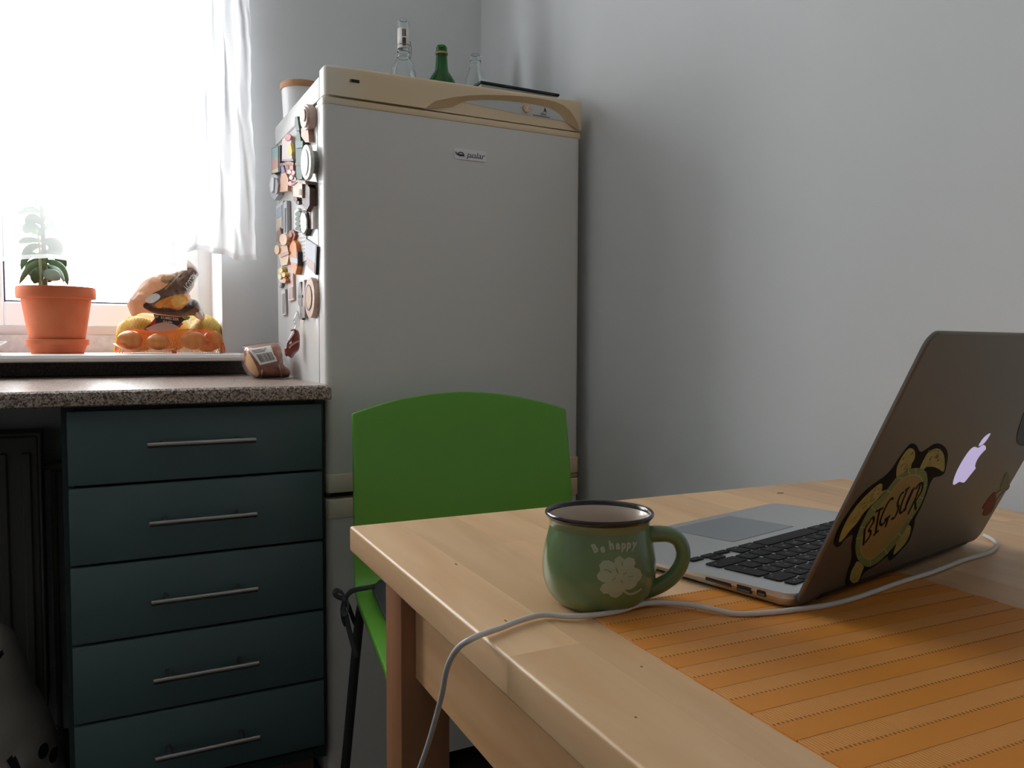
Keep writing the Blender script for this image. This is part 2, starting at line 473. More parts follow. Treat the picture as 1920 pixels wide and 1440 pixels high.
# window in the reveal: frame, two sashes, panes, gaskets
win = thing('window_1', 'white framed kitchen window behind the sheer curtain', None, (-0.35, 2.42, WIN_B), kind='structure')
WY = 2.40
def ring(b, x0, x1, z0, z1, w, y0, y1, wb=None, bev=0.004):
    wb = wb or w
    box(b, x0, x0 + w, y0, y1, z0, z1, bev); box(b, x1 - w, x1, y0, y1, z0, z1, bev)
    box(b, x0 + w - .002, x1 - w + .002, y0 + .0005, y1 - .0005, z0, z0 + wb, bev); box(b, x0 + w - .002, x1 - w + .002, y0 + .0005, y1 - .0005, z1 - w, z1, bev)
    return b
structure('window_frame', ring(B(), WIN_L - .004, WIN_R + .004, 0.958, WIN_T + .004, 0.051, WY + .015, WY + .075), M_white, win)
MX = -0.262
for x0, x1 in ((WIN_L + .035, MX - .003), (MX + .003, WIN_R - .033)):
    sash = structure('window_sash', ring(B(), x0, x1, 0.982, WIN_T - .04, 0.062, WY, WY + .06, bev=0.006), M_white, win)
    structure('gasket', ring(B(), x0 + .060, x1 - .060, 1.042, WIN_T - .1, 0.0055, WY + .006, WY + .03, bev=0.0), mat('dark_blue_gasket', S(52, 56, 84), 0.5), sash)
    structure('pane', bx(x0 + .058, x1 - .058, WY + .03, WY + .034, 1.04, WIN_T - .098), M_pane, sash)
b = B(); box(b, MX - .012, MX + .012, WY - .012, WY, 1.50, 1.56, .003); box(b, MX - .008, MX + .008, WY - .045, WY - .03, 1.42, 1.55, .004); box(b, MX - .006, MX + .006, WY - .032, WY - .01, 1.535, 1.55)
structure('window_handle', b, M_white, win)
# sill board with rounded nose, and the strip between sill and frame
b = B()
pf = [(2.062, .896), (2.053, .8985), (2.050, .905), (2.053, .9115), (2.062, .914), (2.415, .914), (2.415, .896)]
plate(b, [(y, z) for y, z in pf], WIN_L - .02, 0.335, (Vector((0, 0, 0)), Vector((0, 1, 0)), Vector((0, 0, 1)), Vector((1, 0, 0))))
structure('trim_1', b, M_sillw)
structure('trim_2', bx(WIN_L, WIN_R, 2.385, 2.42, .914, .959), mat('greyish_plaster_strip', S(196, 192, 190), .8, var=S(178, 172, 170), vscale=60))

# ================================================================== radiator under the worktop
t = thing('radiator', 'dark panel radiator in the recess under the granite worktop', 'radiator', (-0.5, 2.08, 0.12))
M_rad = mat('radiator_enamel', S(100, 98, 92), 0.5)
obj('front_panel', bx(-.92, -.112, 2.045, 2.058, .12, .735, .004), M_rad, t)
b = B()
for i in range(18):
    x = -.90 + i * .0445
    box(b, x, x + .018, 2.038, 2.0455, .15, .70, .003, 1)
obj('panel_ribs', b, M_rad, t)
obj('side_cover', bx(-.112, -.106, 2.044, 2.15, .12, .74, .002), M_rad, t)
obj('top_grille', bx(-.92, -.106, 2.045, 2.15, .736, .742), M_rad, t)
b = tube(B(), [(-.09, 2.09, .66), (-.075, 2.09, .66), (-.055, 2.09, .66)], [.012, .013, .013], 12); tube(b, [(-.106, 2.09, .66), (-.088, 2.09, .66)], .007, 10); tube(b, [(-.085, 2.09, .66), (-.085, 2.09, .02)], .006, 8)
obj('valve', b, M_rad, t, True, 40)
for x in (-.8, -.25): obj('wall_bracket', bx(x, x + .03, 2.15, 2.1965, .2, .7), M_rad, t)
for x in (-.8, -.25): obj('foot', bx(x, x + .03, 2.07, 2.11, 0, .12), M_rad, t)

# ================================================================== granite worktop
t = thing('worktop', 'speckled brown granite-look worktop with rounded front edge beside the fridge', 'worktop', (-.4, 1.85, .832))
b = B()
pf = [(1.549, .832), (1.5455, .8345), (1.545, .85), (1.547, .8563), (1.5525, .8597), (1.56, .860), (2.196, .860), (2.196, .832)]
plate(b, pf, -1.3, .4105, (Vector((0, 0, 0)), Vector((0, 1, 0)), Vector((0, 0, 1)), Vector((1, 0, 0))))
obj('slab', b, M_granite, t)
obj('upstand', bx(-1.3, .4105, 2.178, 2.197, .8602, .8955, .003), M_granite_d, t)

# ================================================================== drawer cabinet
t = thing('drawer_cabinet', 'teal base cabinet with five drawers and bar handles under the worktop', 'cabinet', (.18, 1.86, 0))
b = B()
box(b, -.0515, -.0335, 1.590, 2.15, .10, .8315); box(b, .3885, .4055, 1.590, 2.15, .10, .8315)
box(b, -.034, .389, 1.595, 2.15, .10, .118); box(b, -.034, .389, 1.60, 2.15, .812, .831); box(b, -.034, .389, 2.135, 2.15, .118, .812)
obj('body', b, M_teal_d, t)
obj('plinth', bx(-.0515, .39, 1.635, 1.65, 0, .10), mat('brown_plinth', S(96, 78, 66), .6), t)
zs = [.8225, .6895, .5495, .4090, .2665, .1290]
for i in range(5):
    z1, z0 = zs[i] - (.0 if i == 0 else .0022), zs[i + 1] + .0022
    d = obj('drawer', bx(-.0432, .3985, 1.575, 1.5935, z0, z1, .003), M_teal, t, True, 40)
    zc = [.762, .6225, .481, .339, .196][i]
    h = tube(B(), [(.081 + .0007 * i, 1.535, zc), (.265, 1.535, zc)], .0054, 12)
    for x in (.109, .236): tube(h, [(x, 1.535, zc), (x, 1.575, zc)], .0045, 10)
    obj('handle', h, M_steel, d, True, 40)

# ================================================================== bag on the floor
fr = (Vector((0, 1.76, 0)), Vector((1, 0, 0)), Vector((0, 0, 1)), Vector((0, -1, 0)))
def bpt(x, y): p = aty(x, y, 1.76 - .05); return (p.x, p.z)
out = smooth2([(-.40, .003), (-.39, .16), (-.34, .30), bpt(-40, 1200), bpt(5, 1188), bpt(30, 1215), bpt(58, 1290), bpt(80, 1330), bpt(98, 1370), (-.062, .10), (-.058, .003), (-.2, .0025)], 4)
out = [(x, max(.002, z)) for x, z in out]
t = thing('cloth_bag', 'slouching pale cloth bag with black print on the floor by the radiator', 'bag', (-.22, 1.76, 0))
pch = Pouch(out, .10, fr, .14, .010, 11, 2.0)
M_cloth = mat('unbleached_cloth', S(156, 152, 146), .95, bump=.2, bscale=400)
obj('bag_body', pch.bm(.016), M_cloth, t, True)
def onbag(pts, st=.006): obj('print', pch.patch([bpt(*q) for q in pts], st, .0012), M_ink, t, True)
onbag([(17, 1402), (30, 1393), (66, 1440), (72, 1460), (50, 1470), (38, 1440)])
onbag(ell(82, 1404, 9.5, 13, 16)); onbag(ell(100, 1420, 8, 12, 14))
onbag([(-4, 1222), (5, 1216), (8, 1224), (-4, 1236)])
onbag([(104, 1370), (112, 1364), (118, 1372), (116, 1390), (106, 1396), (100, 1390), (109, 1384), (111, 1376)])
b = tube(B(), catmull([(-.31, 1.70, .30), (-.315, 1.67, .40), (-.27, 1.66, .44), (-.225, 1.67, .40), (-.22, 1.69, .31)], 5), (.012), 8)
obj('bag_strap', b, M_cloth, t, True)

# ================================================================== fridge
FX0, FX1, FYF, FYB = .412, 1.012, 1.595, 2.062
t = thing('fridge', 'white two-door fridge freezer with yellowed top trim and magnets on its side', 'fridge', ((FX0 + FX1) / 2, 1.85, 0))
fridge = t
obj('body', bx(FX0 + .001, FX1 - .003, 1.655, FYB, .03, 1.428, .006), M_fridge, t, True, 40)
for x_, y_ in ((FX0 + .05, 1.69), (FX1 - .05, 1.69), (FX0 + .05, 2.02), (FX1 - .05, 2.02)): obj('foot', tube(B(), [(x_, y_, 0), (x_, y_, .032)], .018, 14), M_black, t, True, 40)
obj('gasket', bx(FX0 + .010, FX1 - .010, 1.638, 1.657, .05, 1.42), mat('grey_gasket', S(120, 120, 120), .7), t)
def door(name, z0, z1):
    b = bx(FX0, FX1 - .002, FYF, 1.640, z0, z1)
    es = [e for e in b.edges if abs(e.verts[0].co.z - e.verts[1].co.z) > .1 and e.verts[0].co.y < FYF + .001]
    bmesh.ops.bevel(b, geom=es, offset=.014, segments=6, profile=.5, affect='EDGES')
    return obj(name, b, M_fridge_d, t, True, 40)
ud = door('upper_door', .676, 1.4135)
ld = door('lower_door', .040, .586)
def strip(z0, z1, m, par, y0=FYF - .0015, x1=FX1 + .001, nm='trim_strip'):
    b = bx(FX0 - .0008, x1, y0, 1.6405, z0, z1)
    es = [e for e in b.edges if abs(e.verts[0].co.z - e.verts[1].co.z) > .01 and e.verts[0].co.y < y0 + .001]
    bmesh.ops.bevel(b, geom=es, offset=.013, segments=5, profile=.5, affect='EDGES')
    es = [e for e in b.edges if abs(e.verts[0].co.z - e.verts[1].co.z) < 1e-5 and len(e.link_faces) == 2 and abs(e.link_faces[0].normal.z - e.link_faces[1].normal.z) > .5]
    bmesh.ops.bevel(b, geom=es, offset=.002, segments=2, profile=.5, affect='EDGES')
    return obj(nm, b, m, par, True, 40)
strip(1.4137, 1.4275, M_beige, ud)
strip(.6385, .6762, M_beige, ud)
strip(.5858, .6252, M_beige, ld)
b = bx(.94, 1.0, 1.60, 1.64, .6255, .638); box(b, .975, 1.008, 1.597, 1.63, .628, .636, .002)
obj('hinge', b, M_beige_d, t)
obj('gap_shadow_plate', bx(FX0 + .02, FX1 - .02, 1.635, 1.648, .624, .64), M_dark, t)  # dark plate standing in for the shade in the gap between the doors
# top cover and yellowed front fascia with arched recess
b = bx(FX0 - .0005, FX1 - .002, 1.628, FYB, 1.4295, 1.474, .003)
obj('top_cover', b, M_fridge, t, True, 40)
ffr = (Vector((0, 0, 0)), Vector((1, 0, 0)), Vector((0, 0, 1)), Vector((0, -1, 0)))
def fpt(x, y, Y=FYF - .001): p = aty(x, y, Y); return (p.x, p.z)
ZB = 1.4305; ZT = 1.490
arch_o = [fpt(*q) for q in ((796, 199), (815, 190), (850, 183), (880, 179.5), (915, 178.5), (950, 179.5), (985, 182), (1015, 186), (1038, 191), (1055, 198), (1067, 208), (1075, 219), (1081, 229), (1085, 236.5))]
arch_i = [fpt(*q) for q in ((850, 199), (866, 191.5), (880, 188.5), (896, 187.5), (916, 187), (940, 187.5), (965, 189.5), (988, 192.5), (1010, 196.5), (1028, 201.5), (1040, 207.5), (1050, 214.5), (1057, 221), (1061, 228))]
arch_o[0] = (arch_o[0][0], ZB); arch_o[-1] = (arch_o[-1][0], ZB)
outl = [(FX0 + .001, ZB), (FX0 + .001, ZT - .006), (FX0 + .004, ZT - .0015), (FX0 + .010, ZT), (FX1 - .012, ZT + .0105), (FX1 - .003, ZT + .0085), (FX1, ZT + .0025), (FX1, ZB + .003), (FX1 - .005, ZB)] + arch_o[::-1]
def fascia_ring(t_, ins, xin):
    out_ = []
    for k, (x, z) in enumerate(outl):
        if k < 9:
            if z > ZT - .012: z -= ins
            if x < FX0 + .02: x += xin * 2.2
            if x > FX1 - .02: x -= xin
        out_.append((x, z))
    return [Vector((x, FYF + .002 - t_, z)) for x, z in out_]
b = B(); rg = [[b.verts.new(p) for p in fascia_ring(*q)] for q in ((-.030, 0, 0), (-.008, 0, 0), (-.001, .0004, .0006), (.0035, .0018, .0022), (.0058, .004, .0042), (.0065, .0065, .0062))]
for A, Cc in zip(rg, rg[1:]):
    for k in range(len(A)): b.faces.new((A[k], A[(k + 1) % len(A)], Cc[(k + 1) % len(A)], Cc[k]))
for R_ in (rg[0], rg[-1]):
    for tr in tessellate_polygon([[Vector((v.co.x, v.co.z, 0)) for v in R_]]):
        try: b.faces.new([R_[q] for q in tr])
        except ValueError: pass
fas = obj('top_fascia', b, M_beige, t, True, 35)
b = B()
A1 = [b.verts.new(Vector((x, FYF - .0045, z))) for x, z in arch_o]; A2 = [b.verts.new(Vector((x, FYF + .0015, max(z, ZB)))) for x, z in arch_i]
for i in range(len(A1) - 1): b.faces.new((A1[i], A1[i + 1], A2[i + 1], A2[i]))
obj('arch_slope', b, M_beige_d, fas, True)  # darker beige puts the down-facing slope's shade into its colour
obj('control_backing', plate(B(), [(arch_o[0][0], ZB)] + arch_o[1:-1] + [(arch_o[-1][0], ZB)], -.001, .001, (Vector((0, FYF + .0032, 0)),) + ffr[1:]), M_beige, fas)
pan = [fpt(*q, FYF + .002) for q in ((866, 191), (880, 189), (905, 187.5), (935, 188.5), (965, 191), (990, 194), (1010, 198), (1030, 203), (1043, 209), (1051, 216), (1058, 227), (1030, 223.5), (980, 215), (930, 205), (895, 197.5))]
pn = obj('control_panel', plate(B(), pan, 0, .0012, (Vector((0, FYF + .0024, 0)),) + ffr[1:]), mat('grey_white_panel', S(205, 206, 204), .4), fas)
kc = aty(986.5, 204, FYF + .001)
b = tube(B(), [(kc.x, FYF + .002, kc.z), (kc.x, FYF - .003, kc.z), (kc.x, FYF - .0042, kc.z)], [.0098, .0095, .0085], 20)
kn = obj('thermostat_knob', b, mat('peach_knob', S(226, 186, 152), .4), t, True, 40)
b = B(); a = math.radians(62)
ribbon(b, [(kc.x - .007 * math.cos(a), kc.z - .007 * math.sin(a)), (kc.x + .007 * math.cos(a), kc.z + .007 * math.sin(a))], .002, 0, .0008, (Vector((0, FYF - .0042, 0)),) + ffr[1:])
obj('pointer', b, M_paper, kn)
def on_front(Y, c, rot=0.0):
    ca, sa = math.cos(rot), math.sin(rot)
    return lambda x, y: Vector((c[0] + x * ca - y * sa, Y, c[1] + x * sa + y * ca))
b = B(); YP = FYF + .0009
p = aty(1022, 207, YP); text(b, 'A', .015, on_front(YP, (p.x, p.z)), sx=.72, bold=.03)
p = aty(1019, 213.8, YP); text(b, 'class', .0085, on_front(YP, (p.x, p.z)), bold=.01)
q0, q1 = aty(999, 215.5, YP), aty(1031, 221, YP)
ribbon(b, [(q0.x, q0.z), (q1.x, q0.z)], .0012, 0, .0003, (Vector((0, YP, 0)),) + ffr[1:])
for k in range(7):
    a = math.radians(-40 + k * 43)
    c = (kc.x + .0145 * math.cos(a), kc.z + .0145 * math.sin(a)); plate(b, ell(c[0], c[1], .0006, .0006, 6), 0, .0003, (Vector((0, YP, 0)),) + ffr[1:])
obj('panel_lettering', b, M_ink, pn)
p = aty(666, 152, FYF - .005)
b = bx(p.x - .0085, p.x + .0085, FYF - .0065, FYF - .004, p.z - .0028, p.z + .0028, .0005)
obj('indicator_window', b, M_black, fas)
p = aty(657, 151.2, FYF - .005)
obj('indicator_lamp', bx(p.x - .0016, p.x + .0016, FYF - .0062, FYF - .004, p.z - .0024, p.z + .0024), mat('grey_lens', S(120, 122, 116), .3), fas)
# badge with emblem and name
c0, c1 = aty(851, 279, FYF), aty(911.5, 301.5, FYF)
cz = aty(881, 291, FYF).z; cx = (c0.x + c1.x) / 2; hw = (c1.x - c0.x) / 2
bd = obj('badge', plate(B(), rrect(cx - hw, cx + hw, cz - .0113, cz + .0113, .004), -.001, .0016, (Vector((0, FYF, 0)),) + ffr[1:]), mat('pearl_badge', S(235, 232, 234), .3), t)
b = B(); YB = FYF - .0019
text(b, 'polar', .0175, on_front(YB, (cx + .0120, cz - .0002)), shear=.25, sx=1.16)
fb = (Vector((0, YB, 0)),) + ffr[1:]
em = [fpt(*q) for q in ((854, 284.5), (856, 288.5), (860, 291), (864, 292.5), (868, 291.5), (869, 289.5), (866, 286.5), (862, 286), (858.5, 287.6), (859.5, 289.5), (864, 290.5), (867, 290.8), (870.5, 294))]
em = [(x, z + (x - em[4][0]) * .0) for x, z in em]
ribbon(b, [(p.x, p.y) for p in catmull([(x, z, 0) for x, z in em], 4)], .0022, 0, .0004, fb)
ribbon(b, [(cx - .006, cz - .0046), (cx + .029, cz - .0046)], .0011, 0, .0004, fb)
obj('badge_lettering', b, mat('graphite_ink', S(60, 58, 58), .5), bd)

# ================================================================== magnets on the fridge side (plane x = FX0)
def mp(x, y, off=.004): p = atx(x, y, FX0 - off); return (-p.y, p.z)
mfr = (Vector((FX0 + .0005, 0, 0)), Vector((0, -1, 0)), Vector((0, 0, 1)), Vector((-1, 0, 0)))
def C(*c): return mat('magnet_paint_%d_%d_%d' % c, S(*c), .4, bump=.5, bscale=260)
def magnet(name, label, parts, cat='magnet'):
    """parts: (name, outline in the photograph's frame, from, to (mm), colour); the first is the root mesh"""
    root = None
    for i, (nm, pts, t0, t1, col) in enumerate(parts):
        b = plate(B(), [mp(x, y, t1 / 1000) for x, y in pts], t0 / 1000, t1 / 1000, mfr)
        if i == 0:
            c = Vector((FX0 - t1 / 2000, -sum(mp(*q)[0] for q in pts) / len(pts), min(mp(*q)[1] for q in pts)))
            root = thing(name, label, cat, c, group='fridge magnets')
        obj(nm, b, C(*col), root)
    return root
def R4(x0, x1, y0, y1): return [(x0, y0), (x1, y0), (x1, y1), (x0, y1)]
magnet('plaque_magnet', 'round pinkish clay plaque magnet at the top front of the fridge side', [
    ('disc', ell(571, 219, 9.5, 25, 18), 0, 14, (196, 170, 158)), ('face_disc', ell(568.5, 219, 6.5, 20, 16), 14, 19, (206, 184, 172)),
    ('relief', ell(568, 216, 3, 12, 10), 19, 22, (176, 148, 138)), ('pendant', [(564, 240), (577, 243), (579, 266), (572, 267), (564, 255)], 0, 11, (186, 150, 128))])
magnet('tower_magnet', 'tall dark green tower-shaped magnet left of the white round one', [
    ('shaft', [(556, 243), (560, 240), (563, 262), (566, 275), (564, 300), (566, 336), (555, 337), (554, 300), (553, 270)], 0, 10, (46, 82, 66)),
    ('spire', [(552.5, 219), (557, 218), (559, 232), (561, 244), (555, 246), (552, 232)], 0, 12, (40, 70, 58)),
    ('balcony', [(553, 266), (567, 264), (567, 276), (554, 278)], 0, 14, (54, 94, 74)), ('ledge', R4(553, 566, 305, 310), 0, 13, (36, 64, 52))])
magnet('round_dish_magnet', 'white round dish magnet on a thick grey base', [
    ('base', ell(578, 303, 7, 22, 18), 0, 14, (150, 148, 144)), ('dish', ell(573, 304, 9.5, 33, 20), 14, 21, (226, 226, 222)), ('inner_disc', ell(570.5, 304, 6, 25, 18), 21, 23, (210, 212, 206))])
magnet('sunset_picture_magnet', 'small picture magnet with a teal sky over pink land at the back edge', [
    ('edge_frame', [(509, 278), (525, 272), (525, 322), (509, 327)], 0, 9, (30, 30, 32)), ('sky', [(509.4, 279.5), (521, 275), (521, 296), (509.4, 300)], 9, 10, (126, 160, 156)),
    ('land', [(509.4, 300), (521, 296), (521, 315), (509.4, 319)], 9, 10, (190, 140, 130)), ('strip', [(509.4, 319), (521, 315), (521, 322), (509.4, 325)], 9, 10, (206, 192, 150))])
magnet('candle_cottage_magnet', 'white and red magnet with a yellow flame shape', [
    ('backing', [(528.5, 262), (537, 252), (545, 256), (547, 290), (547, 301), (528, 302)], 0, 7, (214, 204, 200)), ('red_roof', [(533, 258), (540, 251), (545, 255), (543, 262), (535, 264)], 7, 12, (200, 120, 122)),
    ('flame', [(540, 272), (544, 268), (547, 284), (546, 291), (540, 291)], 7, 13, (226, 190, 96)), ('shelf', R4(529, 549, 298.5, 302), 0, 14, (150, 140, 140))])
magnet('terracotta_house_magnet', 'small terracotta house magnet under the flame magnet', [
    ('wall', R4(531, 549, 305, 326), 0, 10, (196, 146, 124)), ('roof', [(530, 306), (540, 302), (550, 305), (550, 309), (530, 310)], 0, 13, (166, 104, 88)), ('window_dot', R4(536, 541, 311, 318), 10, 11, (110, 84, 76))])
magnet('silver_shell_magnet', 'shiny silver shell magnet sticking out past the back edge', [
    ('shell', [(503, 345), (506, 330), (513, 326), (520, 330), (523, 348), (521, 366), (514, 375), (508, 370), (504, 358)], 0, 12, (176, 176, 180)),
    ('ridge', [(505, 347), (509, 332), (513, 334), (512, 356), (508, 362)], 12, 20, (206, 206, 210)), ('ridge', [(514, 340), (518, 334), (521, 346), (519, 362), (515, 364)], 12, 17, (150, 150, 156))])
magnet('peach_lady_magnet', 'peach and violet figure magnet beside the silver shell', [
    ('dress', [(527, 323), (533, 320), (540, 335), (539, 358), (524, 360), (525, 338)], 0, 12, (206, 158, 128)), ('torso', [(526, 312), (531, 311), (534, 322), (527, 325)], 0, 13, (112, 104, 150)), ('head', ell(527.5, 309, 3.2, 4, 10), 0, 13, (92, 76, 74))])
magnet('pink_blossom_magnet', 'cluster of pink blossoms magnet', [
    ('backing', ell(546, 333, 8, 17, 14), 0, 6, (172, 136, 136))] + [('blossom', ell(x, y, 3.6, 4.6, 8), 4, h, c) for x, y, h, c in ((542, 322, 13, (218, 186, 184)), (549, 324, 12, (206, 168, 168)), (545, 333, 15, (226, 196, 194)), (551, 336, 12, (196, 158, 158)), (543, 344, 13, (212, 172, 170)), (549, 346, 14, (176, 110, 104)))])
magnet('stone_house_magnet', 'beige stone house magnet with a brown side wall', [
    ('front_wall', [(549, 347), (556, 339), (566, 344), (566, 371), (549, 368)], 0, 20, (204, 180, 158)), ('side_wall', [(566, 343), (572, 341), (580, 352), (580, 384), (573, 397), (566, 380)], 0, 15, (92, 66, 58)),
    ('roof', [(547, 348), (556, 337), (571, 339), (573, 345), (566, 345), (556, 341)], 0, 23, (150, 122, 104)), ('door', R4(560, 564, 354, 366), 20, 21, (120, 92, 60))])
magnet('bramble_magnet', 'small dark brown leafy magnet below the stone house', [
    ('stem', [(545, 352), (549, 350), (555, 365), (560, 378), (556, 381), (549, 368)], 0, 9, (88, 64, 56)), ('leaf', ell(553, 374, 4, 4.5, 8), 4, 12, (116, 84, 74)), ('leaf', ell(557, 380, 3.5, 4, 8), 4, 11, (74, 54, 50))])
magnet('grey_view_magnet', 'tall pale grey picture magnet at the back edge', [
    ('card', [(517, 387), (530, 376), (530, 428), (517, 434)], 0, 5, (182, 184, 186)), ('picture', [(518, 392), (528, 384), (528, 404), (518, 410)], 5, 6, (142, 158, 166)), ('picture', [(518, 412), (528, 406), (528, 424), (518, 430)], 5, 6, (196, 180, 158))])
magnet('silver_bar_magnet', 'narrow silver bar magnet next to the pale grey picture', [
    ('bar', [(531, 380), (537, 376), (538, 440), (536, 446), (531, 444)], 0, 9, (168, 170, 174)), ('slot', R4(533, 535, 390, 436), 9, 10, (90, 92, 98))])
magnet('pine_tree_magnet', 'dark green and white tree-shaped magnet in the middle', [
    ('backing', [(551, 395), (558, 390), (564, 402), (563, 436), (551, 432)], 0, 6, (212, 214, 210))] + [('branch', [(552.5, y), (558, y - 6), (563.5, y - 2), (562, y + 4), (554, y + 4)], 6, 12, c) for y, c in ((401, (60, 84, 66)), (410, (48, 72, 56)), (419, (66, 92, 74)), (428, (50, 72, 58)))])
magnet('cameo_magnet', 'cream oval cameo magnet with a dark scalloped rim', [
    ('rim', [(567, 394), (574, 398), (577, 412), (577, 428), (572, 442), (566, 438), (564, 420), (563.5, 404)], 0, 10, (64, 54, 52)), ('medallion', [(565, 398), (571, 400), (574, 412), (574, 428), (569, 438), (564, 434), (562.5, 418), (562.5, 406)], 10, 13, (222, 214, 202))])
magnet('striped_card_magnet', 'pinkish white striped card magnet near the door edge', [
    ('card', [(577, 380), (588, 371), (588.5, 428), (577, 431)], 0, 5, (212, 196, 192)), ('stripe', [(580, 378), (581.5, 377), (582, 429), (580.5, 430)], 5, 6, (146, 128, 130)), ('stripe', [(585, 374), (586.5, 373), (587, 428), (585.5, 429)], 5, 6, (120, 106, 110))])
magnet('red_ear_magnet', 'reddish brown rounded magnet above the orange surfboard', [
    ('body', [(537, 446), (542, 433), (549, 430), (553, 440), (550, 450), (541, 452)], 0, 9, (160, 104, 90)), ('highlight', ell(544, 441, 3, 5, 8), 9, 12, (190, 132, 116))])
magnet('angel_figure_magnet', 'peach coloured angel figure magnet with open arms', [
    ('body', [(523, 462), (538, 460), (541, 480), (538, 496), (527, 498), (523, 482)], 0, 13, (216, 184, 150)), ('head', ell(530.5, 449, 7, 11, 14), 0, 20, (222, 190, 160)),
    ('hand', ell(518.5, 468, 4.5, 9, 12), 0, 17, (226, 190, 150)), ('wing', [(519, 435), (525, 427), (527, 440), (523, 456), (518, 452)], 0, 8, (140, 100, 84)), ('collar', [(524, 476), (540, 470), (541, 476), (525, 483)], 13, 16, (190, 140, 130))])
magnet('surfboard_magnet', 'orange surfboard magnet with a silver band', [
    ('board', [(549, 450), (554, 456), (556.5, 475), (556.5, 500), (553, 515), (549, 512), (545, 495), (542, 478), (543, 460)], 0, 12, (222, 134, 60)), ('band', [(543, 482), (557, 485), (557, 494), (544, 491)], 12, 13.5, (188, 190, 194)), ('dark_edge', [(555, 470), (557.5, 472), (557.5, 497), (555, 499)], 0, 12.4, (60, 52, 50))])
magnet('yellow_flower_magnet', 'yellow and gold flower bunch magnet under the angel', [
    ('bunch', [(520, 506), (527, 499), (535, 505), (537, 520), (532, 531), (524, 529), (520, 520)], 0, 8, (190, 170, 110))] + [('flower', ell(x, y, 3.3, 5, 8), 6, 15, c) for x, y, c in ((526, 507, (228, 208, 140)), (531, 515, (222, 188, 96)), (524, 519, (206, 196, 160)), (532, 526, (200, 130, 90)))])
magnet('pink_ruler_magnet', 'long upright pink and grey strip magnet', [
    ('strip', [(539, 498), (548, 494), (550, 562), (540, 565)], 0, 5, (208, 180, 172)), ('print', [(541, 540), (548, 538), (548.5, 558), (541, 560)], 5, 6, (160, 142, 140))])
magnet('grey_oval_magnet', 'small dark grey oval magnet at the back edge', [('oval', ell(524.5, 532, 3.6, 8, 12), 0, 6, (104, 108, 112)), ('inset', ell(524, 532, 2, 5, 10), 6, 7, (150, 154, 156))])
magnet('black_white_strip_magnet', 'short upright black and white strip magnet', [
    ('strip', [(527, 545), (534, 542), (535, 590), (528, 592)], 0, 5, (176, 172, 170)), ('print', [(528, 552), (532, 550), (532.5, 586), (529, 588)], 5, 6, (104, 100, 100))])
magnet('note_card_magnet', 'white printed note card held flat behind the cameo', [
    ('card', [(556, 437), (573.5, 434), (574, 488), (557, 495)], 0, 2, (214, 212, 210))] + [('printed_line', [(558, y), (571, y - 2), (571, y), (558, y + 2.2)], 2, 2.6, (170, 170, 170)) for y in (446, 453, 460, 467, 474, 481)])
magnet('mountain_photo_magnet', 'photo magnet of a pale sky over pink ground near the door', [
    ('photo', [(574, 448), (593, 461), (590, 515), (574, 498)], 0, 5, (186, 188, 196)), ('ground', [(574, 482), (589, 494), (588.5, 512), (574, 497)], 5, 5.6, (190, 160, 158)), ('dark_edge', [(591, 461), (593.5, 462.5), (591, 515.5), (589, 513.5)], 0, 6.5, (44, 44, 50))])
magnet('key_figure_magnet', 'slim grey key-like figure magnet left of the wooden oval', [
    ('figure', [(560, 530), (563, 528), (565, 545), (567, 570), (566, 600), (562, 598), (561, 575), (558, 570), (558, 545)], 0, 6, (120, 116, 114)), ('crossbar', R4(558, 566, 553, 558), 6, 8, (84, 80, 80))])
magnet('pink_figure_magnet', 'slim pinkish figure magnet touching the wooden oval', [
    ('figure', [(567, 526), (570, 524), (571, 545), (571, 596), (566.5, 594), (565.5, 560)], 0, 6, (190, 164, 160)), ('foot', R4(565.5, 571, 575, 596), 6, 7, (132, 126, 126))])
magnet('wooden_oval_magnet', 'oval wooden ring magnet with a tan centre near the door edge', [
    ('ring', ell(580, 558, 9, 38, 24), 0, 11, (214, 182, 164)), ('centre', ell(577.5, 558, 6, 25, 20), 11, 12, (70, 54, 44)), ('picture_disc', ell(578, 558, 5, 22, 18), 12, 13, (190, 158, 128))])

# ================================================================== on top of the fridge
FT = 1.474
M_glass = mat('clear_bottle_glass', (.93, .97, .96, 1), .02, trans=1.0, ior=1.45)
M_gglass = mat('green_bottle_glass', (.02, .36, .06, 1), .04, trans=1.0, ior=1.45)
def bottle(name, label, c, prof, m, wall=.003):
    t = thing(name, label, 'bottle', (c[0], c[1], FT))
    inner = [(max(.002, r - wall), z) for r, z in prof[::-1] if z > .004]
    pr = [(0, 0)] + prof + inner + [(0, .006)]
    obj('glass', lathe(B(), pr, (c[0], c[1], FT + .0003), 32), m, t, True, 60)
    return t
def H(px, py, Y): return aty(px, py, Y).z - FT
Y1 = 1.93; x1 = aty(756.5, 60, Y1).x
hT = H(756, 38, Y1)
t = bottle('swing_top_bottle', 'tall clear glass bottle with a paper seal around its neck', (x1, Y1), [(.033, 0), (.035, .006), (.035, hT - .155), (.0335, hT - .135), (.028, hT - .115), (.019, hT - .100), (.0150, hT - .088), (.0145, hT - .04), (.0145, hT - .022), (.0135, hT - .020), (.0140, hT - .012), (.0138, hT - .003), (.0115, hT)], M_glass)
b = lathe(B(), [(.0149, hT - .071), (.0150, hT - .022)], (x1, Y1, FT), 28)
fs = [f for f in b.faces if f.calc_center_median().x - x1 > .004 and f.calc_center_median().y - Y1 > -.006]
bmesh.ops.delete(b, geom=fs, context='FACES')
sl = obj('neck_label', solidify(b, .0003), M_paper, t, True)
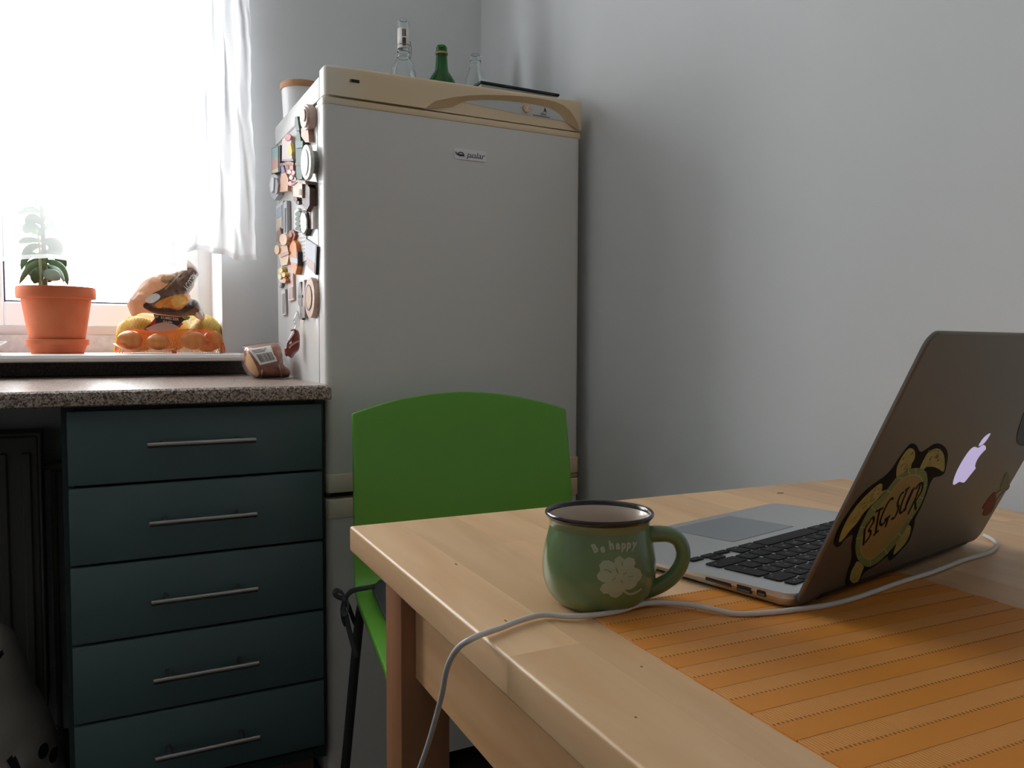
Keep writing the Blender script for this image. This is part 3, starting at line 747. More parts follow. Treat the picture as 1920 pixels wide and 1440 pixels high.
def neck(s, z, rr=.0154):  # s: arc along the neck from the side facing the room
    a = math.atan2(-Y1, -x1) + s / rr
    return Vector((x1 + rr * math.cos(a), Y1 + rr * math.sin(a), FT + z))
b = B()
for s0, s1, z0, z1 in ((-.003, .0005, hT - .044, hT - .026), (.002, .006, hT - .044, hT - .026), (-.003, .0062, hT - .066, hT - .047)):
    g = [[b.verts.new(neck(s0 + (s1 - s0) * i / 4, z)) for i in range(5)] for z in (z0, z1)]
    for i in range(4): b.faces.new((g[0][i], g[0][i + 1], g[1][i + 1], g[1][i]))
obj('label_print', b, mat('maroon_print', S(84, 58, 58), .6), sl)
b = B()
for z, r in ((hT - .078, .0152), (hT - .092, .0162), (hT - .062, .0156)): tube(b, [(x1 + r * math.cos(k * PI / 10), Y1 + r * math.sin(k * PI / 10), FT + z) for k in range(20)], .0009, 6, closed=True)
tube(b, [(x1 + .0165, Y1 - .004, FT + hT - .092), (x1 + .0185, Y1 - .006, FT + hT - .07), (x1 + .0165, Y1 - .004, FT + hT - .05)], .0009, 6)
obj('wire_clasp', b, M_steel, t, True)
x2 = aty(828, 110, Y1).x; hT = H(827, 86, Y1)
t = bottle('green_bottle', 'green glass bottle standing between the two clear ones', (x2, Y1), [(.034, 0), (.036, .006), (.036, hT - .098), (.0345, hT - .090), (.026, hT - .076), (.0185, hT - .066), (.0165, hT - .058), (.0142, hT - .026), (.0140, hT - .0225), (.0158, hT - .022), (.0158, hT - .0175), (.0142, hT - .017), (.0145, hT - .006), (.0125, hT - .001), (.010, hT)], M_gglass)
obj('neck_ring', lathe(B(), [(.0160, hT - .0225), (.0166, hT - .021), (.0166, hT - .0185), (.0160, hT - .017)], (x2, Y1, FT), 28), mat('gold_ring', S(190, 150, 90), .4), t, True)
Y3 = 2.0; x3 = aty(891, 115, Y3).x; hT = H(890, 103, Y3)
t = bottle('small_clear_bottle', 'shorter clear glass bottle just behind the black lidded box', (x3, Y3), [(.027, 0), (.029, .006), (.0295, hT - .085), (.027, hT - .066), (.019, hT - .046), (.0145, hT - .03), (.0135, hT - .018), (.0155, hT - .017), (.0155, hT - .004), (.0125, hT)], M_glass)
# flat box with black lid
q = aty(898, 150, 1.68)
t = thing('flat_box', 'flat grey box with a thin black lid lying on the fridge', 'box', (.90, 1.76, FT))
zt = q.z
obj('body', bx(.797, 1.0, 1.683, 1.85, FT, zt - .006, .002), mat('grey_card', S(168, 172, 170), .6), t)
obj('lid', bx(.794, 1.003, 1.680, 1.853, zt - .006, zt, .0015), M_black, t)
b = B(); box(b, .80, .998, 1.6815, 1.684, zt - .026, zt - .024); box(b, .985, .998, 1.680, 1.684, zt - .034, zt - .026)
obj('seam', b, M_black, t)
# canister
c = (.463, 1.985)
zt = aty(545, 154, 1.97).z
t = thing('canister', 'white storage canister with a wooden lid at the back of the fridge top', 'canister', (c[0], c[1], FT))
obj('can', lathe(B(), [(0, 0), (.044, 0), (.046, .004), (.0495, zt - FT - .016), (.049, zt - FT - .014), (0, zt - FT - .014)], (c[0], c[1], FT), 40), mat('white_ceramic', S(228, 228, 228), .25), t, True, 50)
obj('lid', lathe(B(), [(0, zt - FT - .0138), (.052, zt - FT - .0138), (.053, zt - FT - .012), (.053, zt - FT - .002), (.0515, zt - FT), (0, zt - FT)], (c[0], c[1], FT), 40), mat('lid_wood', S(196, 148, 106), .6, var=S(176, 124, 86), vscale=30, stretch=(1, .1, 1)), t, True, 50)

# ================================================================== curtain
t = thing('curtain', 'white sheer curtain gathered at the right of the window', 'curtain', (-.3, 2.13, 1.1))
CT = 2.26
def sheet(nx, nz, f):
    b = B(); g = [[b.verts.new(f(i / nx, k / nz)) for i in range(nx + 1)] for k in range(nz + 1)]
    for k in range(nz):
        for i in range(nx): b.faces.new((g[k][i], g[k][i + 1], g[k + 1][i + 1], g[k + 1][i]))
    return b
HEM = [(-1.12, 1.118), (-.42, 1.118), (-.187, 1.121), (-.12, 1.130), (-.085, 1.1335), (-.03, 1.127), (.03, 1.123), (.12, 1.119), (.21, 1.118), (.4, 1.118)]
def hem_z(x):
    for (a, za), (c, zc) in zip(HEM, HEM[1:]):
        if x <= c: return za + (zc - za) * max(0, min(1, (x - a) / (c - a)))
    return HEM[-1][1]
def flat(u, v, off=0.0):
    x = -1.12 + 1.33 * u
    z0 = hem_z(x); z = z0 + (CT - z0) * v
    return Vector((x, 2.135 + off + .008 * math.sin(x * 22 + .6 * math.sin(v * 3)) + .004 * math.sin(x * 61 + 1), z))
obj('sheer_panel', sheet(90, 24, flat), M_sheer, t, True)
obj('hem', sheet(90, 1, lambda u, v: flat(u, v * .0085, -.0012)), mat_sheer('hem_voile', .45, .45), t, True)
# gathered right part: a length of the same cloth pushed into folds
def gath(u, v, off=0.0):
    xl = aty(338, 480, 2.115).x; xr = aty(481, 480, 2.115).x
    xlt = aty(372, 0, 2.115).x; xrt = aty(470, 0, 2.115).x
    zb = aty(340, 478, 2.115).z if u < .2 else None
    zpts = [(0, 480), (.10, 476), (.22, 471), (.4, 474), (.6, 480), (.78, 488), (.9, 486), (1, 484)]
    for (a, ya), (c, yc) in zip(zpts, zpts[1:]):
        if u <= c: yy = ya + (yc - ya) * (u - a) / (c - a); break
    z0 = aty(410, yy, 2.115).z; z1 = CT
    z = z0 + (z1 - z0) * v
    zn = (z - z0) / (1.58 - z0)          # 1 at the top of the photograph's frame
    x0 = xl + (xlt - xl) * min(1.25, zn ** .55 if zn > 0 else 0); x1_ = xr + (xrt - xr) * min(1.3, zn)
    x1_ -= .002 * math.sin(zn * 9) + .001 * math.sin(zn * 40)
    amp = .010 * (1 - .25 * min(1.2, zn))
    ph = u * 2 * PI * 3.1 + .5 * math.sin(zn * 3 + u * 4) + .2 * math.sin(zn * 7 + u * 9)
    y = 2.112 + off + amp * math.sin(ph) + .006 * math.sin(u * 31 + zn * 8) + .0035 * noise.noise(Vector((u * 9, zn * 9, 3.3)))
    x = x0 + (x1_ - x0) * u + .006 * math.sin(ph + 1.2) * (1 - abs(2 * u - 1))
    return Vector((x, y, z))
obj('gathered_panel', sheet(110, 60, gath), M_sheer2, t, True)
obj('gathered_hem', sheet(110, 1, lambda u, v: gath(u, v * .013, -.001)), M_sheer2, t, True)
# loose inner pleat seen edge-on where the gather meets the flat cloth
def pleat(u, v):
    z0 = aty(330, 494, 2.122).z; z = z0 + (CT - z0) * v; zn = (z - z0) / (1.58 - z0)
    xa = aty(322, 494, 2.122).x + (aty(355, 100, 2.122).x - aty(322, 494, 2.122).x) * min(1.2, zn) + .006 * math.sin(zn * 8)
    return Vector((xa + u * .034, 2.124 - .018 * math.sin(u * PI) + .004 * math.sin(zn * 20 + u * 6), z))
obj('pleat', sheet(10, 40, pleat), mat_sheer('pleat_voile', .35, .5), t, True)
cr_ = thing('curtain_rod', 'white curtain rod above the window holding the sheer', 'curtain rod', (-.3, 2.13, CT))
obj('rod', tube(B(), [(-1.2, 2.125, CT + .009), (.45, 2.125, CT + .009)], .008, 10), M_white, cr_, True)
for x in (-1.1, .4): obj('bracket', bx(x, x + .012, 2.125, WALL_Y, CT - .004, CT + .012), M_white, cr_)

# ================================================================== plant in terracotta pot on the sill
SZ = .9142
PY = 2.19
pc = aty(107, 600, PY); px_ = pc.x
zr = aty(107, 537, PY - .04).z; zrb = aty(107, 559, PY - .06).z; zb = aty(107, 634, PY).z
zs1 = aty(107, 636, PY - .07).z; 
rr_ = (aty(183.5, 545, PY).x - aty(28.5, 545, PY).x) / 2 * .985
rb_ = (aty(157, 630, PY).x - aty(58, 630, PY).x) / 2
rs = (aty(170, 640, PY).x - aty(49, 640, PY).x) / 2
t = thing('plant_saucer', 'terracotta saucer under the flower pot on the sill', 'saucer', (px_, PY, SZ))
hs = zs1 - SZ
obj('saucer_dish', lathe(B(), [(0, 0), (rs * .82, 0), (rs * .93, hs * .55), (rs, hs * .6), (rs, hs * .97), (rs * .985, hs), (rs * .94, hs), (rs * .92, hs * .9), (rs * .80, .004), (0, .004)], (px_, PY, SZ), 56), M_terra, t, True, 35)
t = thing('potted_plant', 'jade plant in a terracotta pot on the window sill', 'plant', (px_, PY, SZ + .0045))
z0 = SZ + .0045
prof = [(0, 0), (rb_, 0), (rb_ + (rr_ - .006 - rb_) * ((zrb - z0) / (zr - z0)), zrb - z0), (rr_ - .001, zrb - z0 + .001), (rr_, zrb - z0 + .004), (rr_, zr - z0 - .003), (rr_ - .002, zr - z0), (rr_ - .008, zr - z0), (rr_ - .010, zr - z0 - .003), (rr_ - .014, zr - z0 - .018), (0, zr - z0 - .018)]
obj('pot', lathe(B(), prof, (px_, PY, z0), 64), M_terra, t, True, 35)
obj('soil', lathe(B(), [(0, zr - z0 - .013), (rr_ * .5, zr - z0 - .012), (rr_ - .013, zr - z0 - .016)], (px_, PY, z0), 32), M_soil, t, True)
M_leaf = mat('succulent_leaf', S(104, 132, 96), .38, var=S(126, 150, 120), vscale=30)
M_leaf_d = mat('succulent_leaf_dark', S(66, 92, 52), .38, var=S(84, 110, 66), vscale=30)
M_leaf_g = mat('succulent_leaf_grey', S(146, 164, 148), .4, var=S(130, 150, 130), vscale=30)
M_stem = mat('succulent_stem', S(120, 126, 92), .7, var=S(92, 96, 66), vscale=40)
sp = [(aty(83, 545, PY).x, PY, zr - .02), (aty(83, 500, PY).x, PY, aty(83, 500, PY).z), (aty(81, 450, PY).x, PY + .008, aty(81, 450, PY).z), (aty(78, 400, PY).x, PY + .004, aty(78, 400, PY).z), (aty(77, 372, PY).x, PY, aty(77, 372, PY).z)]
obj('stem', tube(B(), catmull(sp, 5), [.0075 - .0045 * i / 20 for i in range(21)], 10), M_stem, t, True)
sp2 = [(aty(75, 545, PY).x, PY - .02, zr - .02), (aty(76, 505, PY).x, PY - .018, aty(76, 505, PY).z), (aty(75, 470, PY).x, PY - .012, aty(75, 470, PY).z), (aty(70, 430, PY).x, PY - .006, aty(70, 430, PY).z)]
obj('side_stem', tube(B(), catmull(sp2, 5), [.0035 - .0015 * i / 15 for i in range(16)], 8), mat('pale_stem', S(150, 160, 120), .6), t, True)
def leaf(base, mid, tip, w, m, dy=(0, 0, 0), th=.005, facing=0.0):
    P = [aty(base[0], base[1], PY + dy[0]), aty(mid[0], mid[1], PY + dy[1]), aty(tip[0], tip[1], PY + dy[2])]
    b = B(); N = 9; rings = []
    for i in range(N + 1):
        s = i / N
        c = P[0] * (1 - s) ** 2 + (2 * P[1] - (P[0] + P[2]) / 2) * 2 * s * (1 - s) + P[2] * s * s
        d = (P[0] * -2 * (1 - s) + (2 * P[1] - (P[0] + P[2]) / 2) * 2 * (1 - 2 * s) + P[2] * 2 * s).normalized()
        v = Vector((0, -1, 0)); v = (v - d * v.dot(d)).normalized(); side = d.cross(v)
        a = facing; sd = side * math.cos(a) + v * math.sin(a); nv = v * math.cos(a) - side * math.sin(a)
        ww = w * (math.sin(PI * min(1, .06 + s ** 1.25 * .94)) ** .62 if s < 1 else 0) * .5 + .0008
        tt = th * .5 * (.5 + .5 * math.sin(PI * s)) if s < 1 else .0005
        rings.append([b.verts.new(c + sd * ww * math.cos(2 * PI * k / 10) + nv * tt * math.sin(2 * PI * k / 10)) for k in range(10)])
    for A, Cc in zip(rings, rings[1:]):
        for k in range(10): b.faces.new((A[k], A[(k + 1) % 10], Cc[(k + 1) % 10], Cc[k]))
    b.faces.new(rings[0][::-1]); b.faces.new(rings[-1])
    return obj('leaf', b, m, t, True)
LV = [((81, 512), (96, 515), (113, 525), .030, M_leaf_g, (-.02, -.03, -.035), .3), ((80, 505), (71, 515), (64, 532), .030, M_leaf_d, (-.01, -.02, -.025), .4), ((82, 492), (58, 500), (36, 533), .016, M_leaf, (0, -.01, -.02), .7),
      ((84, 490), (112, 500), (127, 535), .020, M_leaf_d, (0, -.01, -.015), .5), ((86, 496), (108, 506), (120, 530), .014, M_leaf_g, (0, -.02, -.03), .8), ((96, 478), (114, 488), (117, 507), .022, M_leaf_d, (.01, .02, .025), .2),
      ((80, 490), (66, 502), (68, 520), .040, M_leaf_d, (.01, .02, .03), .1), ((76, 480), (52, 480), (40, 507), .016, M_leaf, (0, .01, .01), .6), ((84, 498), (92, 512), (84, 530), .030, M_leaf_d, (.01, .02, .02), .2),
      ((78, 452), (52, 450), (35, 456), .014, M_leaf, (0, .01, .02), .3), ((79, 462), (56, 466), (42, 490), .018, M_leaf, (0, -.01, -.02), .4), ((84, 455), (100, 460), (110, 482), .036, M_leaf_d, (.01, .02, .02), .1),
      ((80, 440), (58, 428), (46, 438), .028, M_leaf, (0, .02, .03), .2), ((82, 430), (98, 424), (110, 440), .024, M_leaf, (0, .02, .02), .4), ((79, 420), (62, 410), (50, 424), .024, M_leaf_d, (0, .01, .02), .4),
      ((80, 415), (92, 402), (103, 425), .020, M_leaf, (0, .02, .02), .5), ((78, 400), (58, 393), (33, 402), .016, M_leaf, (0, .01, .02), .6), ((78, 398), (88, 392), (94, 402), .014, M_leaf, (0, .01, .02), .5),
      ((77, 385), (70, 376), (66, 388), .012, M_leaf, (0, .01, .01), .5), ((77, 378), (80, 368), (86, 372), .012, M_leaf, (0, .01, .01), .3), ((82, 470), (78, 485), (88, 478), .03, M_leaf_d, (.01, .0, .0), .1), ((86, 470), (104, 478), (108, 470), .02, M_leaf, (.0, .01, .02), .3)]
for a_, m_, t_, w_, mm, dy, fc in LV: leaf(a_, m_, t_, w_, mm, dy, facing=fc)
# dish at the left end
dc = (-.262, 2.13)
t = thing('white_dish', 'shallow white dish whose rim reaches into the left edge, on the sill', 'dish', (dc[0], dc[1], SZ))
obj('dish_bowl', lathe(B(), [(0, 0), (.045, 0), (.05, .003), (.090, .026), (.0925, .0285), (.091, .029), (.087, .028), (.048, .006), (0, .005)], (dc[0], dc[1], SZ), 48), mat('white_porcelain', S(234, 234, 234), .2), t, True, 60)

# ================================================================== net bags and potato bag on the sill
vfr = lambda Y: (Vector((0, Y, 0)), Vector((1, 0, 0)), Vector((0, 0, 1)), Vector((0, -1, 0)))
def tuber(name, label, cat, c, r, m, group, seed, lump=.08, extra=None):
    b = B(); bmesh.ops.create_icosphere(b, subdivisions=3, radius=1.0)
    for v in b.verts:
        k = 1 + lump * noise.noise(v.co * 1.6 + Vector((seed, seed * 2, 0)))
        v.co = Vector((c[0] + v.co.x * r[0] * k, c[1] + v.co.y * r[1] * k, c[2] + v.co.z * r[2] * k))
    tt = thing(name, label, cat, (c[0], c[1], c[2] - r[2]), group=group)
    obj('flesh' if name == 'potato' else 'bulb', b, m, tt, True)
    if extra: obj('root_tip', tube(B(), extra, [.004, .0025, .0012], 8), MATS['onion_skin_dry'], tt, True)
    return tt
M_onion = mat('onion_skin', S(226, 150, 84), .3, var=S(206, 120, 60), vscale=60, stretch=(1, 1, .2)); M_od = mat('onion_skin_dry', S(206, 160, 104), .6)
M_pot = mat('potato_skin', S(206, 182, 104), .6, var=S(190, 160, 82), vscale=50)
onions = []
for i, (x, y, rx, rz, Y, lab) in enumerate(((244, 638, 20, 16, 2.125, 'onion bulging at the left end of the orange net'), (297, 641, 19, 14, 2.115, 'onion with a dry skin flap second from the left in the orange net'),
        (362, 638, 21, 16, 2.12, 'shiny onion third from the left in the orange net'), (399, 638, 17, 17, 2.15, 'onion at the right end of the orange net'))):
    p = aty(x, y, Y); k = Y / FPX * 1.02
    rx_, rz_ = rx * k, rz * k
    onions.append((p.x, Y, max(p.z, SZ + rz_ + .002), rx_, rz_))
    tuber('onion', lab, 'onion', (p.x, Y, max(p.z, SZ + rz_ + .002)), (rx_, rz_ * 1.1, rz_), M_onion, 'onions in the orange net', i * 3.1, .05,
          [(p.x + rx_ * .95, Y, max(p.z, SZ + rz_ + .002)), (p.x + rx_ * 1.1, Y - .004, max(p.z, SZ + rz_)), (p.x + rx_ * 1.2, Y - .006, max(p.z, SZ + rz_))] if i == 2 else None)
pots = []
for i, (x, y, rx, rz, Y, lab) in enumerate(((258, 615, 33, 26, 2.245, 'yellow potato at the left end of the yellow net'), (385, 614, 29, 27, 2.235, 'yellow potato at the right end of the yellow net'), (322, 618, 32, 26, 2.30, 'yellow potato in the middle of the yellow net under the label'))):
    p = aty(x, y, Y); k = Y / FPX
    c = (p.x, Y, SZ + rz * k * 1.15 + .003); pots.append((c[0], c[1], c[2], rx * k, rz * k * 1.15))
    tuber('potato', lab, 'potato', c, (rx * k, rz * k * 1.1, rz * k * 1.15), M_pot, 'potatoes in the yellow net', 11 + i * 2.3, .1)
def net(name, label, blobs, nu, nv, wire, m, cz, grow, sag=.6):
    """knotted net bag: diamond mesh drawn over the things inside, from the sill up"""
    x0 = min(q[0] - q[3] for q in blobs) - grow; x1_ = max(q[0] + q[3] for q in blobs) + grow
    yc = sum(q[1] for q in blobs) / len(blobs)
    def height(x):   # envelope cross-section (half depth, top) at x
        top, dep, yy, w_ = 0.0, 0.0, 0.0, 0.0
        for bxx, by, bz, rx, rz in blobs:
            s = 1 - ((x - bxx) / (rx + grow * 1.6)) ** 2
            if s > 0:
                s = math.sqrt(s)
                top = max(top, bz - SZ + (rz + grow) * s); dep = max(dep, (rz * 1.1 + grow) * s)
                yy += by * s; w_ += s
        return top, dep, (yy / w_ if w_ else yc)
    raw = [height(x0 + (x1_ - x0) * i / nu) for i in range(nu + 1)]
    sm = []
    for i in range(nu + 1):
        idx = [max(0, min(nu, i + d)) for d in range(-4, 5)]
        avg = [sum(raw[j][k] for j in idx) / 9 for k in range(3)]
        mx = max(raw[j][0] for j in idx); md = max(raw[j][1] for j in idx)
        sm.append((max(raw[i][0], avg[0] * sag + mx * (1 - sag)), max(raw[i][1], avg[1] * sag + md * (1 - sag)), avg[2]))
    for i in range(nu + 1):
        e_ = (max(0.0, 1 - abs(2 * i / nu - 1) ** 7)) ** .5; sm[i] = (max(.010, sm[i][0] * e_), max(.006, sm[i][1] * e_), sm[i][2])
    b = B(); V = {}
    def vert(i, j):
        if (i, j) in V: return V[(i, j)]
        x = x0 + (x1_ - x0) * i / nu; top, dep, yy = sm[i]
        a = PI * j / nv
        ca, sa = math.cos(a), math.sin(a)
        y = yy - dep * (abs(ca) ** .8 * (1 if ca > 0 else -1)); z = SZ + .0015 + max(.004, top) * max(0.0, sa) ** .75
        x += .0012 * noise.noise(Vector((i * .7, j * .7, grow * 99))); z += .0008 * noise.noise(Vector((i, j, 4)))
        V[(i, j)] = b.verts.new(Vector((x, y, max(SZ + .001, z))))
        return V[(i, j)]
    for i in range(0, nu - 1):
        for j in range(0, nv - 1):
            if (i + j) % 2 == 0:
                try: b.faces.new((vert(i, j + 1), vert(i + 1, j), vert(i + 2, j + 1), vert(i + 1, j + 2)))
                except ValueError: pass
    lone = [v for v in b.verts if not v.link_faces]
    bmesh.ops.delete(b, geom=lone, context='VERTS')
    bmesh.ops.wireframe(b, faces=b.faces[:], thickness=wire, use_boundary=True, use_even_offset=False, use_replace=True)
    tt = thing(name, label, 'net bag', ((x0 + x1_) / 2, yc, SZ))
    obj('net_mesh', b, m, tt, False)
    return tt, (x0, x1_, yc)
def mat_net(name, col, tcol):
    m = bpy.data.materials.new(name); m.use_nodes = True; nt = m.node_tree; bs = nt.nodes['Principled BSDF']
    bs.inputs['Base Color'].default_value = col; bs.inputs['Roughness'].default_value = .45
    tr = nt.nodes.new('ShaderNodeBsdfTranslucent'); tr.inputs[0].default_value = tcol; mx = nt.nodes.new('ShaderNodeMixShader'); mx.inputs[0].default_value = .5
    nt.links.new(bs.outputs[0], mx.inputs[1]); nt.links.new(tr.outputs[0], mx.inputs[2]); nt.links.new(mx.outputs[0], nt.nodes['Material Output'].inputs[0])
    return m
M_onet = mat_net('orange_net', S(255, 168, 104), S(255, 172, 110)); M_ynet = mat_net('yellow_net', S(232, 214, 96), S(240, 224, 110))
bl = onions + [(aty(272, 640, 2.15).x, 2.165, SZ + .026, .03, .024), (aty(330, 640, 2.15).x, 2.155, SZ + .026, .034, .026), (aty(350, 640, 2.15).x, 2.17, SZ + .027, .03, .025)]
onet, onx = net('orange_net_bag', 'orange net bag of onions at the front of the sill pile', bl, 84, 26, .0011, M_onet, .93, .004, .35)
clx = aty(326, 655, 2.10)
obj('net_clip', bx(clx.x - .006, clx.x + .004, 2.075, 2.085, SZ + .001, SZ + .007, .002), mat('red_clip', S(230, 60, 36), .4), onet)
ynet, ynx = net('yellow_net_bag', 'yellow net bag of potatoes lying behind the orange net', pots, 74, 24, .0011, M_ynet, .97, .005, .45)
# label of the yellow net: leans on the front of the bag
lfr = (Vector((0, 2.185, 0)), Vector((1, 0, 0)), Vector((0, .35, .937)), Vector((0, -.937, .35)))
def lp(x, y):
    p = atp(200 + x / 6.858, 470 + y / 6.858, Vector((0, 2.185, .985)), lfr[3]); d = p - Vector((0, 2.185, .985)); return (p.x, d.dot(lfr[2]))
lfr = (Vector((0, 2.185, .985)),) + lfr[1:]
lab = obj('net_label', plate(B(), [lp(*q) for q in ((600, 815), (700, 832), (940, 825), (1075, 850), (1040, 890), (990, 900), (915, 975), (850, 1030), (600, 1045), (500, 1045), (480, 1005), (545, 955), (620, 870))], 0, .0006, lfr), mat('slate_card', S(58, 62, 70), .5), ynet)
obj('crimson_edge', (lambda b: (plate(b, [lp(*q) for q in ((548, 955), (620, 872), (640, 915), (600, 965))], .0007, .001, lfr), plate(b, [lp(*q) for q in ((905, 975), (960, 930), (985, 938), (935, 995))], .0007, .001, lfr), plate(b, [lp(*q) for q in ((480, 1008), (505, 1000), (515, 1040), (495, 1044))], .0007, .001, lfr), b)[-1])(B()), mat('crimson_card', S(204, 50, 84), .5), lab)
obj('potato_picture', plate(B(), smooth2([lp(*q) for q in ((500, 1005), (560, 975), (640, 940), (740, 925), (850, 945), (910, 980), (850, 1025), (700, 1040), (560, 1030))], 3), .0007, .001, lfr), mat('beige_print', S(214, 194, 180), .5), lab)
obj('herb_print', (lambda b: (plate(b, smooth2([lp(*q) for q in ((970, 845), (1040, 845), (1070, 865), (1040, 890), (990, 880))], 3), .0007, .001, lfr), plate(b, smooth2([lp(*q) for q in ((612, 840), (650, 835), (670, 850), (640, 868), (615, 866))], 3), .0007, .001, lfr), b)[-1])(B()), mat('herb_green', S(150, 188, 128), .5), lab)
b = B()
pA = lp(812, 875); text(b, 'KUMECZER', .0095, lambda x, y: lfr[0] + lfr[1] * (pA[0] + x) + lfr[2] * (pA[1] + y - x * .12) + lfr[3] * .0011, sx=.85, bold=.02)
pB = lp(780, 917); text(b, 'Siódlla', .0085, lambda x, y: lfr[0] + lfr[1] * (pB[0] + x) + lfr[2] * (pB[1] + y - x * .12) + lfr[3] * .0011, shear=.2, sx=1.0, bold=.01)
obj('label_lettering', b, M_paper, lab)
# paper under the orange net
def pfl(x, y, Y): p = aty(x, y, Y); return p
b = B()
rows = [[aty(211, 644, 2.09), aty(220, 650, 2.085), aty(232, 655, 2.08), aty(260, 657.5, 2.075), aty(300, 657, 2.07), aty(328, 653, 2.065)], [aty(216, 643, 2.11), aty(224, 650, 2.11), aty(236, 655.5, 2.11), aty(262, 657.5, 2.11), aty(300, 657.5, 2.11), aty(326, 655, 2.11)]]
g = [[b.verts.new(Vector((p.x, p.y, max(p.z, SZ + .0008)))) for p in r] for r in rows]
for i in range(5): b.faces.new((g[0][i], g[0][i + 1], g[1][i + 1], g[1][i]))
obj('paper_slip', solidify(b, .0004), M_paper, None, True, label='white paper slip curling out from under the orange net', cat='paper')
# brown potato bag on top
PB = 2.19
def gp(x, y, Y=PB - .03): p = aty(200 + x / 6.858, 470 + y / 6.858, Y); return (p.x, p.z)
out = smooth2([gp(*q) for q in ((345, 838), (300, 775), (262, 650), (300, 560), (400, 430), (480, 330), (560, 285), (700, 250), (850, 232), (905, 190), (955, 110), (1030, 92), (1100, 145), (1165, 205), (1205, 290), (1160, 360), (1140, 450), (1075, 545), (1100, 610), (1190, 640), (1240, 760), (1275, 880), (1200, 880), (1120, 830), (950, 850), (750, 830), (560, 800), (450, 800))], 4)
pc_ = Pouch(out, .050, vfr(PB), .05, .0042, 40, 1.7)
t = thing('potato_bag', 'crumpled brown printed potato bag on top of the net bags', 'bag', (.17, PB, 1.02))
def mat_plastic(name, col, tl=.35, rough=.22):
    m = bpy.data.materials.new(name); m.use_nodes = True; nt = m.node_tree; bs = nt.nodes['Principled BSDF']
    bs.inputs['Base Color'].default_value = col; bs.inputs['Roughness'].default_value = rough; bs.inputs['Coat Weight'].default_value = .3
    tr = nt.nodes.new('ShaderNodeBsdfTranslucent'); tr.inputs[0].default_value = col; mx = nt.nodes.new('ShaderNodeMixShader'); mx.inputs[0].default_value = tl
    nt.links.new(bs.outputs[0], mx.inputs[1]); nt.links.new(tr.outputs[0], mx.inputs[2]); nt.links.new(mx.outputs[0], nt.nodes['Material Output'].inputs[0])
    return m
obj('bag_body', pc_.bm(.0038), mat_plastic('tan_plastic', S(212, 176, 146), .45), t, True)
def patch(nm, pts, m, off, par, sub=3, step=.0032):
    off += .0008
    return obj(nm, pc_.patch(smooth2([gp(*q) for q in pts], sub), step, off), m, par, True)
br = patch('printed_panel', ((500, 660), (580, 560), (700, 500), (780, 430), (690, 390), (720, 330), (850, 240), (905, 195), (955, 115), (1030, 97), (1160, 210), (1198, 290), (1150, 360), (1130, 450), (1065, 545), (1090, 620), (1185, 650), (1235, 770), (1150, 825), (950, 840), (750, 820), (600, 795), (500, 740)), mat('brown_print', S(112, 82, 66), .3, coat=.3), .0008, t)
patch('potato_picture', ((625, 680), (760, 610), (900, 572), (1060, 555), (1085, 620), (1010, 700), (930, 762), (790, 735), (650, 740)), mat('potato_print', S(236, 164, 70), .35, var=S(218, 132, 44), vscale=70), .0014, br)
patch('potato_picture', ((820, 640), (900, 590), (990, 600), (1010, 660), (950, 730), (860, 725)), mat('potato_print_light', S(246, 190, 98), .35), .0019, br)
patch('silver_highlight', ((485, 655), (520, 600), (620, 555), (680, 590), (650, 640), (560, 680)), mat('silver_highlight', S(240, 240, 240), .25), .0016, br)  # white patch: highlight on the crumpled plastic put into the colour
patch('dark_fold', ((470, 690), (520, 680), (600, 735), (760, 750), (930, 768), (1030, 700), (1120, 640), (1180, 680), (1060, 770), (950, 812), (760, 800), (600, 775), (480, 740)), mat('dark_brown_fold', S(58, 44, 40), .3), .0016, br)
patch('mouth_fold', ((690, 380), (750, 310), (840, 260), (850, 330), (800, 390), (770, 430), (700, 410)), mat('amber_fold', S(150, 106, 58), .35), .0016, br)
patch('light_fold', ((905, 230), (960, 150), (1040, 130), (1090, 210), (1010, 250), (860, 400), (760, 500), (740, 490), (900, 330)), mat('pale_brown_fold', S(176, 148, 126), .3), .0016, br)
patch('white_corner', ((1145, 800), (1240, 765), (1275, 870), (1200, 872)), M_paper, .0016, br, 2)
b = B(); c = gp(1072, 398); d = math.atan2(-(500 - 280), (1010 - 1160)); ca, sa = math.cos(d), math.sin(d)
text(b, 'MELODY', .0215, lambda x, y: pc_.pt(c[0] + x * ca - y * sa, c[1] + x * sa + y * ca, .0035), sx=.56, bold=.025)
obj('bag_lettering', b, M_paper, br)

# ================================================================== bread in a clear bag on the worktop
WZ = .8602
BY = 1.90
def bp_(x, y, Y=BY - .05): p = aty(440 + x / 9, 600 + y / 9, Y); return (p.x, max(p.z, WZ + .0006))
cb = bp_(560, 700)
t = thing('bread_loaf', 'brown sliced bread loaf lying in the clear bag', 'bread', (cb[0], BY, WZ))
out = smooth2([bp_(*q) for q in ((225, 520), (260, 450), (420, 420), (620, 400), (760, 385), (850, 440), (880, 600), (900, 760), (1000, 850), (1005, 940), (960, 985), (700, 1005), (480, 1010), (380, 970), (280, 880), (220, 740))], 3)
pb = Pouch(out, .05, vfr(BY), .035, .002, 30, 4)
obj('crust', pb.bm(.006), mat('bread_crust', S(112, 62, 44), .55, var=S(178, 122, 92), vscale=34, stretch=(1, 1, 2.6)), t, True)
obj('cut_face', pb.patch(smooth2([bp_(*q) for q in ((240, 560), (265, 560), (330, 700), (400, 850), (430, 960), (380, 955), (290, 870), (230, 740))], 3), .003, .0022), mat('bread_crumb', S(226, 178, 124), .8), t, True)
t = thing('bread_bag', 'clear plastic bread bag with a barcode label and twisted neck', 'bag', (cb[0], BY, WZ))
